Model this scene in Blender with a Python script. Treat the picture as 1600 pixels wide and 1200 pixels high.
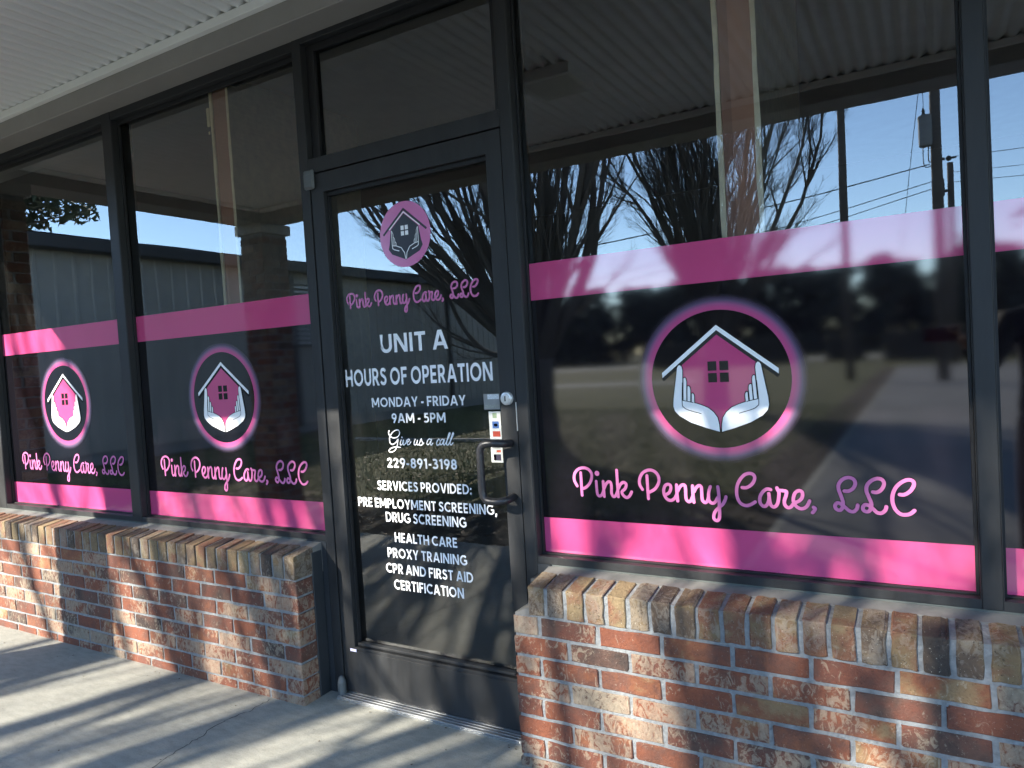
import bpy, bmesh, math, random
from mathutils import Vector, Matrix

for _o in list(bpy.data.objects):
    bpy.data.objects.remove(_o)
S = bpy.context.scene
COL = S.collection

# ------------------------------------------------------------------ camera, sky, sun, exposure
cam_d = bpy.data.cameras.new('camera'); cam = bpy.data.objects.new('camera', cam_d); COL.objects.link(cam)
cam_d.sensor_width = 36.0
cam_d.lens = 1119.0964 / 1600 * 36.0
cam_d.clip_start = 0.005; cam_d.clip_end = 600
_yaw, _pit, _rol = 0.5261, -0.0367, -0.0605
_f = Vector((-math.sin(_yaw)*math.cos(_pit), math.cos(_yaw)*math.cos(_pit), math.sin(_pit)))
_r = Vector((math.cos(_yaw), math.sin(_yaw), 0)); _u = _r.cross(_f)
_r2 = _r*math.cos(_rol) + _u*math.sin(_rol); _u2 = _u*math.cos(_rol) - _r*math.sin(_rol)
cam.matrix_world = Matrix(((_r2.x, _u2.x, -_f.x, 2.1410), (_r2.y, _u2.y, -_f.y, -2.1518), (_r2.z, _u2.z, -_f.z, 1.3552), (0, 0, 0, 1)))
S.camera = cam

SUN_DIR = Vector((0.66, 1.0, -0.60)).normalized()          # the way the sunlight travels
w = bpy.data.worlds.new('World'); S.world = w; w.use_nodes = True
nt = w.node_tree; bg = nt.nodes['Background']
sky = nt.nodes.new('ShaderNodeTexSky'); sky.sky_type = 'NISHITA'; sky.sun_disc = False
sky.sun_elevation = math.asin(-SUN_DIR.z)
sky.sun_rotation = math.atan2(-SUN_DIR.x, -SUN_DIR.y)
sky.air_density = 1.0; sky.dust_density = 0.0; sky.ozone_density = 2.2; sky.altitude = 1300
nt.links.new(sky.outputs[0], bg.inputs[0]); bg.inputs[1].default_value = 0.15
sun_d = bpy.data.lights.new('sun', 'SUN'); sun = bpy.data.objects.new('sun', sun_d); COL.objects.link(sun)
sun_d.energy = 3.7; sun_d.angle = math.radians(0.42); sun_d.color = (1.0, 0.93, 0.81)
sun.rotation_euler = SUN_DIR.to_track_quat('-Z', 'Y').to_euler(); sun.location = (-6, -9, 9)
S.view_settings.view_transform = 'Standard'; S.view_settings.look = 'None'
S.view_settings.gamma = 1.0; S.view_settings.use_curve_mapping = False
S.view_settings.exposure = 2.4

# ------------------------------------------------------------------ object helpers
def obj(name, me, mat=None, parent=None, loc=None):
    if isinstance(me, bmesh.types.BMesh):
        m = bpy.data.meshes.new(name); me.to_mesh(m); me.free(); me = m
    o = bpy.data.objects.new(name, me); COL.objects.link(o)
    if mat is not None:
        for k in (mat if isinstance(mat, (list, tuple)) else [mat]): me.materials.append(k)
    if parent is not None: o.parent = parent
    if loc is not None: o.location = loc
    return o
def tag(o, label=None, cat=None, group=None, kind=None):
    if label: o['label'] = label
    if cat: o['category'] = cat
    if group: o['group'] = group
    if kind: o['kind'] = kind
    return o
def empty(name, loc, label, cat, group=None):
    o = bpy.data.objects.new(name, None); COL.objects.link(o); o.location = loc; o.empty_display_size = 0.2
    # parts are modelled in world coordinates; keep them there
    return tag(o, label, cat, group)
def part(name, me, mat, root, label=None):
    o = obj(name, me, mat, root)
    l = Vector((0, 0, 0)); p = root
    while p is not None: l += p.location; p = p.parent
    o.location = -l if root.parent is None else Vector((0, 0, 0))
    if label: o['label'] = label
    return o
def box(bm, x0, x1, y0, y1, z0, z1, bev=0.0, mi=0):
    vs = [bm.verts.new((x, y, z)) for x in (x0, x1) for y in (y0, y1) for z in (z0, z1)]
    F = [(0,1,3,2),(4,6,7,5),(0,4,5,1),(2,3,7,6),(0,2,6,4),(1,5,7,3)]
    fs = [bm.faces.new([vs[i] for i in f]) for f in F]
    for f in fs: f.material_index = mi
    if bev > 0:
        es = list({e for f in fs for e in f.edges})
        bmesh.ops.bevel(bm, geom=es, offset=bev, segments=1, affect='EDGES', profile=0.5)
    return vs
def boxbm(*a, **k):
    bm = bmesh.new(); box(bm, *a, **k); return bm
def ring_frame(bm, X, Z, x, z, y0, y1, bev=.001, mi=0):
    """one connected rectangular frame: outer rectangle X, Z, opening x, z"""
    o = [(X[0], Z[0]), (X[1], Z[0]), (X[1], Z[1]), (X[0], Z[1])]; i = [(x[0], z[0]), (x[1], z[0]), (x[1], z[1]), (x[0], z[1])]
    v = [[bm.verts.new((p[0], y, p[1])) for p in q] for q in (o, i) for y in (y0, y1)]
    fs = []
    for k in range(4):
        j = (k+1) % 4
        fs += [bm.faces.new((v[0][k], v[0][j], v[2][j], v[2][k])), bm.faces.new((v[1][j], v[1][k], v[3][k], v[3][j])),
               bm.faces.new((v[0][j], v[0][k], v[1][k], v[1][j])), bm.faces.new((v[2][k], v[2][j], v[3][j], v[3][k]))]
    bmesh.ops.recalc_face_normals(bm, faces=fs)
    if bev > 0: bmesh.ops.bevel(bm, geom=[e for e in {e for f in fs for e in f.edges} if e.calc_face_angle(0) > .5], offset=bev, segments=1, affect='EDGES', profile=.5)
def quad(bm, pts, mi=0):
    f = bm.faces.new([bm.verts.new(p) for p in pts]); f.material_index = mi; return f
def tube(V, F, path, radii, n=6, cap=True):
    """append a tube along path (list of Vectors) with per-point radii to the vertex / face lists"""
    base = len(V); prev = None
    for i, p in enumerate(path):
        if i == 0: t = path[1] - p
        elif i == len(path)-1: t = p - path[i-1]
        else: t = path[i+1] - path[i-1]
        if t.length < 1e-9: t = Vector((0, 0, 1))
        t = t.normalized()
        if prev is None:
            a = Vector((0, 0, 1)) if abs(t.z) < 0.9 else Vector((1, 0, 0))
            u = t.cross(a).normalized()
        else:
            u = (prev - t*prev.dot(t))
            u = u.normalized() if u.length > 1e-6 else t.orthogonal().normalized()
        prev = u; v = t.cross(u)
        for k in range(n):
            a = 2*math.pi*k/n
            V.append(p + (u*math.cos(a) + v*math.sin(a))*radii[i])
    for i in range(len(path)-1):
        for k in range(n):
            a = base+i*n+k; b = base+i*n+(k+1) % n
            F.append((a, b, b+n, a+n))
    if cap:
        F.append(tuple(base+k for k in reversed(range(n))))
        e = base+(len(path)-1)*n
        F.append(tuple(e+k for k in range(n)))
def mesh(name, V, F, smooth=False):
    me = bpy.data.meshes.new(name); me.from_pydata([tuple(v) for v in V], [], F); me.update()
    if smooth:
        me.polygons.foreach_set('use_smooth', [True]*len(me.polygons))
    return me
def lathe(bm, c, axis, prof, n=20):
    """prof: list of (radius, distance along axis)"""
    ax = Vector(axis).normalized(); u = ax.orthogonal().normalized(); v = ax.cross(u); rings = []
    for r, d in prof:
        rings.append([bm.verts.new(Vector(c)+ax*d+(u*math.cos(2*math.pi*k/n)+v*math.sin(2*math.pi*k/n))*r) for k in range(n)])
    for a, b in zip(rings, rings[1:]):
        for k in range(n): bm.faces.new((a[k], a[(k+1) % n], b[(k+1) % n], b[k]))
    bm.faces.new(list(reversed(rings[0]))); bm.faces.new(rings[-1])
def smooth_path(pts, sub=6, closed=False):
    n = len(pts); out = []
    rng = range(n if closed else n-1)
    for i in rng:
        p0 = pts[(i-1) % n] if (closed or i > 0) else pts[0]
        p1 = pts[i]; p2 = pts[(i+1) % n]
        p3 = pts[(i+2) % n] if (closed or i+2 < n) else pts[-1]
        for s in range(sub):
            t = s/sub
            out.append(tuple(0.5*((2*b)+(-a+c)*t+(2*a-5*b+4*c-d)*t*t+(-a+3*b-3*c+d)*t*t*t) for a, b, c, d in zip(p0, p1, p2, p3)))
    if not closed: out.append(tuple(pts[-1]))
    return out

# ------------------------------------------------------------------ material helpers
def new_mat(name):
    m = bpy.data.materials.new(name); m.use_nodes = True
    nt = m.node_tree; b = nt.nodes['Principled BSDF']
    return m, nt, b
def N(nt, t, **k):
    n = nt.nodes.new(t)
    for a, v in k.items():
        if a in n.inputs.keys() if isinstance(a, str) else False: n.inputs[a].default_value = v
        else: setattr(n, a, v)
    return n
def noise(nt, scale, detail=4, rough=0.55, vec=None, dist=0.0):
    n = nt.nodes.new('ShaderNodeTexNoise'); n.inputs['Scale'].default_value = scale
    n.inputs['Detail'].default_value = detail; n.inputs['Roughness'].default_value = rough
    n.inputs['Distortion'].default_value = dist
    if vec is not None: nt.links.new(vec, n.inputs['Vector'])
    return n
def ramp(nt, fac, stops, interp='LINEAR'):
    r = nt.nodes.new('ShaderNodeValToRGB'); cr = r.color_ramp; cr.interpolation = interp
    while len(cr.elements) < len(stops): cr.elements.new(0.5)
    for e, (p, c) in zip(cr.elements, stops):
        e.position = p; e.color = (c, c, c, 1) if isinstance(c, (int, float)) else (*c, 1)
    nt.links.new(fac, r.inputs[0]); return r
def mixc(nt, fac, a, b, blend='MIX'):
    m = nt.nodes.new('ShaderNodeMix'); m.data_type = 'RGBA'; m.blend_type = blend
    for i, v in ((0, fac), (6, a), (7, b)):
        sock = m.inputs[i]
        if hasattr(v, 'is_linked'): nt.links.new(v, sock)
        elif isinstance(v, (int, float)): sock.default_value = v if i == 0 else (v, v, v, 1)
        else: sock.default_value = (*v, 1)
    return m.outputs[2]
def math_n(nt, op, a, b=0.0, clamp=False):
    m = nt.nodes.new('ShaderNodeMath'); m.operation = op; m.use_clamp = clamp
    for i, v in enumerate((a, b)):
        if hasattr(v, 'is_linked'): nt.links.new(v, m.inputs[i])
        else: m.inputs[i].default_value = v
    return m.outputs[0]
def bump(nt, b, h, strength=0.3, dist=0.01):
    n = nt.nodes.new('ShaderNodeBump'); n.inputs['Strength'].default_value = strength; n.inputs['Distance'].default_value = dist
    nt.links.new(h, n.inputs['Height']); nt.links.new(n.outputs[0], b.inputs['Normal'])
def objco(nt):
    return nt.nodes.new('ShaderNodeTexCoord').outputs['Object']
def mapping(nt, vec, sc):
    m = nt.nodes.new('ShaderNodeMapping'); nt.links.new(vec, m.inputs['Vector']); m.inputs['Scale'].default_value = sc
    return m.outputs[0]
def simple(name, col, rough=0.5, var=0.12, scale=8.0, metal=0.0, bmp=0.0, spec=0.5, ior=1.5):
    m, nt, b = new_mat(name); co = objco(nt)
    n = noise(nt, scale, 5, 0.6, co)
    c = ramp(nt, n.outputs[0], [(0.25, tuple(x*(1-var) for x in col)), (0.75, tuple(min(1, x*(1+var)) for x in col))])
    nt.links.new(c.outputs[0], b.inputs['Base Color'])
    b.inputs['Roughness'].default_value = rough; b.inputs['Metallic'].default_value = metal
    b.inputs['Specular IOR Level'].default_value = spec; b.inputs['IOR'].default_value = ior
    if bmp: bump(nt, b, n.outputs[0], bmp, 0.01)
    return m

# ------------------------------------------------------------------ materials
M = {}
def frame_mat():
    m, nt, b = new_mat('dark_painted_aluminium'); co = objco(nt)
    st = noise(nt, 5, 6, 0.65, mapping(nt, co, (3, 3, 0.6)))
    sp = noise(nt, 260, 2, 0.5, co)
    base = ramp(nt, st.outputs[0], [(0.3, (0.018, 0.0185, 0.019)), (0.72, (0.033, 0.034, 0.035))]).outputs[0]
    dust = ramp(nt, sp.outputs[0], [(0.735, 0.0), (0.80, 1.0)]).outputs[0]
    big = ramp(nt, noise(nt, 9, 3, 0.5, co).outputs[0], [(0.50, 0.0), (0.68, 0.55)]).outputs[0]
    fac = math_n(nt, 'MULTIPLY', dust, big)
    nt.links.new(mixc(nt, fac, base, (0.38, 0.38, 0.37)), b.inputs['Base Color'])
    nt.links.new(ramp(nt, st.outputs[0], [(0.3, 0.42), (0.7, 0.58)]).outputs[0], b.inputs['Roughness']); b.inputs['Specular IOR Level'].default_value = 0.32
    bump(nt, b, noise(nt, 420, 2, 0.5, co).outputs[0], 0.06, 0.002)
    return m
M['frame'] = frame_mat()
M['gasket'] = simple('black_rubber_gasket', (0.010, 0.010, 0.011), 0.6)
M['closure'] = simple('dark_metal_closure', (0.026, 0.030, 0.034), 0.5, 0.15, 6)
M['pivot'] = simple('grey_painted_pivot', (0.10, 0.11, 0.11), 0.5)
M['black'] = simple('black_vinyl', (0.006, 0.006, 0.007), 0.25)
M['white_vinyl'] = simple('white_vinyl', (0.90, 0.90, 0.90), 0.30, 0.02)
M['metal'] = simple('brushed_aluminium', (0.52, 0.53, 0.53), 0.33, 0.08, 20, metal=0.85)
M['steel'] = simple('steel_lock_cylinder', (0.82, 0.82, 0.82), 0.28, 0.05, 30, metal=0.6)
M['handle'] = simple('black_pull_handle', (0.020, 0.020, 0.023), 0.38, 0.2, 30)

def glass_mat():
    m, nt, b = new_mat('tinted_window_glass'); nt.nodes.remove(b)
    out = nt.nodes['Material Output']; co = objco(nt)
    wv = noise(nt, 1.3, 2, 0.4, co)
    bp = nt.nodes.new('ShaderNodeBump'); bp.inputs['Strength'].default_value = 0.05; bp.inputs['Distance'].default_value = 0.02
    nt.links.new(wv.outputs[0], bp.inputs['Height'])
    g = nt.nodes.new('ShaderNodeBsdfGlossy'); g.inputs['Roughness'].default_value = 0.0
    g.inputs['Color'].default_value = (0.95, 0.97, 0.97, 1)
    nt.links.new(bp.outputs[0], g.inputs['Normal'])
    t = nt.nodes.new('ShaderNodeBsdfTransparent'); t.inputs['Color'].default_value = (0.99, 0.99, 0.99, 1)
    fr = nt.nodes.new('ShaderNodeFresnel'); fr.inputs['IOR'].default_value = 2.1
    mx = nt.nodes.new('ShaderNodeMixShader')
    nt.links.new(fr.outputs[0], mx.inputs[0]); nt.links.new(t.outputs[0], mx.inputs[1]); nt.links.new(g.outputs[0], mx.inputs[2])
    dfs = nt.nodes.new('ShaderNodeBsdfDiffuse'); dfs.inputs['Color'].default_value = (.55, .55, .52, 1)
    sm = noise(nt, 3.5, 6, 0.7, mapping(nt, co, (1.6, 1, .7)), dist=1.2)
    mx2 = nt.nodes.new('ShaderNodeMixShader')                        # a film of dust and wiping smears
    nt.links.new(ramp(nt, sm.outputs[0], [(0.38, 0.002), (0.75, 0.016)]).outputs[0], mx2.inputs[0])
    nt.links.new(mx.outputs[0], mx2.inputs[1]); nt.links.new(dfs.outputs[0], mx2.inputs[2])
    nt.links.new(mx2.outputs[0], out.inputs[0])
    return m
M['glass'] = glass_mat()
def film(name, col, rough=0.038, ior=1.9, col2=None):
    m, nt, b = new_mat(name); co = objco(nt)
    n = noise(nt, 3, 3, 0.5, co)
    c2 = col2 or tuple(x*0.93 for x in col)
    nt.links.new(ramp(nt, n.outputs[0], [(0.3, col), (0.7, c2)]).outputs[0], b.inputs['Base Color'])
    b.inputs['Roughness'].default_value = rough; b.inputs['IOR'].default_value = ior
    bump(nt, b, noise(nt, 900, 2, 0.6, co).outputs[0], 0.006, 0.001)
    return m
PINK = (0.60, 0.075, 0.215)
M['pink'] = film('pink_vinyl_film', PINK)
M['blackfilm'] = film('black_vinyl_film', (0.0055, 0.0045, 0.0065))
M['pinktext'] = film('light_pink_vinyl_letters', (0.62, 0.18, 0.39), 0.2, 1.45)
M['pinkdoor'] = film('pink_vinyl_door_disc', (0.68, 0.17, 0.40), 0.16, 1.5)
M['darkdoor'] = film('charcoal_vinyl_door_emblem', (0.022, 0.020, 0.028), 0.3, 1.45)
def ring_mat():
    m, nt, b = new_mat('pink_ring_with_soft_printed_edge')
    a = nt.nodes.new('ShaderNodeAttribute'); a.attribute_name = 'fade'
    c = ramp(nt, a.outputs['Fac'], [(0.0, (0.0055, 0.0045, 0.0065)), (0.35, (0.12, 0.085, 0.15)), (0.7, (0.36, 0.10, 0.23)), (1.0, (0.52, 0.080, 0.225))])
    nt.links.new(c.outputs[0], b.inputs['Base Color'])
    b.inputs['Roughness'].default_value = 0.05; b.inputs['IOR'].default_value = 1.9
    bump(nt, b, noise(nt, 900, 2, 0.6, objco(nt)).outputs[0], 0.006, 0.001)
    return m
M['ring'] = ring_mat()

def brick_mat(name, stops, smear, smear_col, speck=0.5):
    m, nt, b = new_mat(name); co = objco(nt)
    a = nt.nodes.new('ShaderNodeAttribute'); a.attribute_name = 'rnd'
    a2 = nt.nodes.new('ShaderNodeAttribute'); a2.attribute_name = 'rnd2'
    off = nt.nodes.new('ShaderNodeCombineXYZ')
    nt.links.new(math_n(nt, 'MULTIPLY', a.outputs['Fac'], 37.0), off.inputs[0])
    nt.links.new(math_n(nt, 'MULTIPLY', a2.outputs['Fac'], 53.0), off.inputs[1])
    ad = nt.nodes.new('ShaderNodeVectorMath'); ad.operation = 'ADD'
    nt.links.new(co, ad.inputs[0]); nt.links.new(off.outputs[0], ad.inputs[1]); v = ad.outputs[0]
    n1 = noise(nt, 8, 5, 0.62, v)                                   # slow colour drift inside a brick
    f = math_n(nt, 'ADD', math_n(nt, 'MULTIPLY', a.outputs['Fac'], 0.62), math_n(nt, 'SUBTRACT', math_n(nt, 'MULTIPLY', n1.outputs[0], 1.0), 0.26))
    base = ramp(nt, f, stops).outputs[0]
    # whitewash smears: swirled and streaky
    sv = mapping(nt, v, (1.25, 1.0, 0.8))
    n2 = noise(nt, 30, 6, 0.68, sv, dist=1.8)
    amt = math_n(nt, 'ADD', math_n(nt, 'MULTIPLY', a2.outputs['Fac'], 0.26), -0.118)
    s = math_n(nt, 'ADD', n2.outputs[0], amt)
    n4 = noise(nt, 6, 2, 0.5, v)
    s = math_n(nt, 'ADD', s, math_n(nt, 'MULTIPLY', math_n(nt, 'SUBTRACT', n4.outputs[0], 0.5), 0.55))
    sm = ramp(nt, s, [(0.52, 0.0), (0.58, smear*0.6), (0.66, smear*0.75), (0.80, smear)]).outputs[0]
    c = mixc(nt, sm, base, mixc(nt, n1.outputs[0], tuple(x*.72 for x in smear_col), tuple(min(1, x*1.3) for x in smear_col)))
    n3 = noise(nt, 150, 3, 0.7, v)
    dk = ramp(nt, n3.outputs[0], [(0.30, 0.9), (0.40, 0.0)]).outputs[0]
    c = mixc(nt, math_n(nt, 'MULTIPLY', dk, speck), c, (0.03, 0.022, 0.018))
    lt = ramp(nt, noise(nt, 210, 2, 0.6, v).outputs[0], [(0.68, 0.0), (0.74, 0.6)]).outputs[0]
    c = mixc(nt, math_n(nt, 'MULTIPLY', lt, speck), c, (0.60, 0.54, 0.44))
    nt.links.new(c, b.inputs['Base Color']); b.inputs['Roughness'].default_value = 0.85
    b.inputs['Specular IOR Level'].default_value = 0.25
    h = math_n(nt, 'ADD', math_n(nt, 'MULTIPLY', n2.outputs[0], 0.7), math_n(nt, 'MULTIPLY', n3.outputs[0], 0.5))
    bump(nt, b, h, 0.9, 0.007)
    return m
M['brick'] = brick_mat('tumbled_red_and_cream_brick',
    [(0.14, (0.055, 0.040, 0.035)), (0.30, (0.105, 0.060, 0.046)), (0.44, (0.14, 0.055, 0.038)), (0.60, (0.19, 0.066, 0.037)), (0.74, (0.135, 0.062, 0.044)), (0.84, (0.205, 0.080, 0.043)), (0.96, (0.23, 0.15, 0.080))],
    0.62, (0.385, 0.335, 0.245))
M['rowlock'] = brick_mat('sandy_tan_cap_brick',
    [(0.15, (0.046, 0.038, 0.034)), (0.36, (0.10, 0.072, 0.052)), (0.54, (0.18, 0.128, 0.070)), (0.68, (0.17, 0.078, 0.048)), (0.80, (0.20, 0.145, 0.082)), (0.95, (0.24, 0.18, 0.10))],
    0.35, (0.36, 0.33, 0.28), 1.0)
M['mortar'] = simple('grey_mortar', (0.205, 0.215, 0.218), 0.95, 0.28, 60, bmp=0.8)
M['wash'] = simple('grey_mortar_wash', (0.165, 0.16, 0.148), 0.8, 0.25, 14, bmp=0.3)

def concrete_mat():
    m, nt, b = new_mat('broom_finished_concrete'); co = objco(nt)
    n1 = noise(nt, 0.9, 5, 0.6, co); n2 = noise(nt, 14, 5, 0.65, mapping(nt, co, (1.0, 2.6, 1))); n3 = noise(nt, 180, 3, 0.7, co)
    c = ramp(nt, n1.outputs[0], [(0.3, (0.235, 0.232, 0.200)), (0.55, (0.315, 0.310, 0.268)), (0.8, (0.365, 0.358, 0.308))]).outputs[0]
    c = mixc(nt, 0.8, c, ramp(nt, n2.outputs[0], [(0.25, 0.68), (0.6, 1.0)]).outputs[0], 'MULTIPLY')
    c = mixc(nt, 0.55, c, ramp(nt, n3.outputs[0], [(0.28, 0.45), (0.5, 1.0)]).outputs[0], 'MULTIPLY')
    st = ramp(nt, noise(nt, 2.3, 4, 0.6, co, dist=1.0).outputs[0], [(0.60, 0.0), (0.74, 0.5)]).outputs[0]
    c = mixc(nt, st, c, (0.24, 0.245, 0.23))
    nt.links.new(c, b.inputs['Base Color']); b.inputs['Roughness'].default_value = 0.82
    b.inputs['Specular IOR Level'].default_value = 0.3
    bump(nt, b, math_n(nt, 'ADD', n3.outputs[0], n2.outputs[0]), 0.25, 0.004)
    return m
M['concrete'] = concrete_mat()
def ground_mat(name, stops, sc=1.2, rough=0.95, fine=60, bs=0.6):
    m, nt, b = new_mat(name); co = objco(nt)
    n1 = noise(nt, sc, 6, 0.65, co); n2 = noise(nt, fine, 4, 0.7, co)
    f = math_n(nt, 'ADD', math_n(nt, 'MULTIPLY', n1.outputs[0], 0.6), math_n(nt, 'MULTIPLY', n2.outputs[0], 0.4))
    nt.links.new(ramp(nt, f, stops).outputs[0], b.inputs['Base Color']); b.inputs['Roughness'].default_value = rough
    b.inputs['Specular IOR Level'].default_value = 0.2
    bump(nt, b, n2.outputs[0], bs, 0.02)
    return m
M['lawn'] = ground_mat('winter_lawn', [(0.34, (0.035, 0.040, 0.016)), (0.5, (0.085, 0.090, 0.035)), (0.64, (0.17, 0.15, 0.075))])
M['mulch_shade'] = ground_mat('leaf_litter_and_shade', [(0.36, (0.020, 0.015, 0.011)), (0.52, (0.055, 0.042, 0.030)), (0.66, (0.13, 0.10, 0.07))], 3)  # mulch of the bed; also stands in for asphalt shadow beside the lot
M['asphalt'] = ground_mat('worn_asphalt', [(0.36, (0.13, 0.13, 0.132)), (0.55, (0.19, 0.19, 0.19)), (0.7, (0.26, 0.255, 0.25))], 0.5, 0.9, 90, 0.3)
M['road'] = ground_mat('pale_concrete_road', [(0.3, (0.30, 0.295, 0.28)), (0.7, (0.42, 0.41, 0.385))], 0.3, 0.9, 40, 0.2)
M['soffit'] = simple('off_white_corrugated_steel', (0.82, 0.82, 0.77), 0.45, 0.05, 2.5)
M['trim'] = simple('off_white_steel_trim', (0.82, 0.82, 0.77), 0.42, 0.05, 4)
M['taupe'] = simple('taupe_painted_steel', (0.27, 0.255, 0.23), 0.5, 0.10, 4)
M['roofing'] = simple('grey_metal_roof', (0.25, 0.25, 0.25), 0.5)
M['interior'] = simple('dim_interior_paint', (0.10, 0.11, 0.10), 0.8)
M['intfloor'] = simple('dim_interior_carpet', (0.04, 0.04, 0.04), 0.9)
M['board'] = simple('brown_fibreboard', (0.46, 0.25, 0.16), 0.7, 0.15, 7)
M['board2'] = simple('brown_fibreboard_darker', (0.34, 0.18, 0.12), 0.7, 0.15, 7)
M['cream'] = simple('cream_wood_edge', (0.90, 0.82, 0.58), 0.6, 0.12, 30)
M['siding'] = simple('grey_steel_siding', (0.31, 0.30, 0.28), 0.5, 0.12, 1.2)
M['eave'] = simple('dark_eave_metal', (0.040, 0.040, 0.044), 0.5)
M['louvre'] = simple('pale_louvre_metal', (0.45, 0.46, 0.47), 0.5)
def bark_mat(name, a, bcol):
    m, nt, b = new_mat(name); co = objco(nt)
    n = noise(nt, 16, 5, 0.65, mapping(nt, co, (1, 1, 0.25)))
    nt.links.new(ramp(nt, n.outputs[0], [(0.3, a), (0.7, bcol)]).outputs[0], b.inputs['Base Color'])
    b.inputs['Roughness'].default_value = 0.9; bump(nt, b, n.outputs[0], 0.6, 0.03)
    return m
M['bark'] = bark_mat('grey_brown_bark', (0.045, 0.036, 0.030), (0.12, 0.10, 0.085))
M['twig'] = bark_mat('dark_twig', (0.032, 0.025, 0.021), (0.075, 0.06, 0.05))
M['pine'] = simple('pine_needles', (0.045, 0.060, 0.026), 0.7, 0.4, 3)
M['hedge'] = simple('dark_hedge_leaves', (0.030, 0.042, 0.018), 0.7, 0.45, 3)
M['far'] = simple('far_wood_foliage', (0.040, 0.042, 0.034), 0.8, 0.4, 0.5)
M['pole'] = bark_mat('weathered_utility_pole', (0.055, 0.045, 0.038), (0.12, 0.10, 0.085))
M['can'] = simple('grey_transformer_paint', (0.17, 0.175, 0.18), 0.5)
M['wire'] = simple('black_cable', (0.015, 0.015, 0.016), 0.6)
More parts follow.
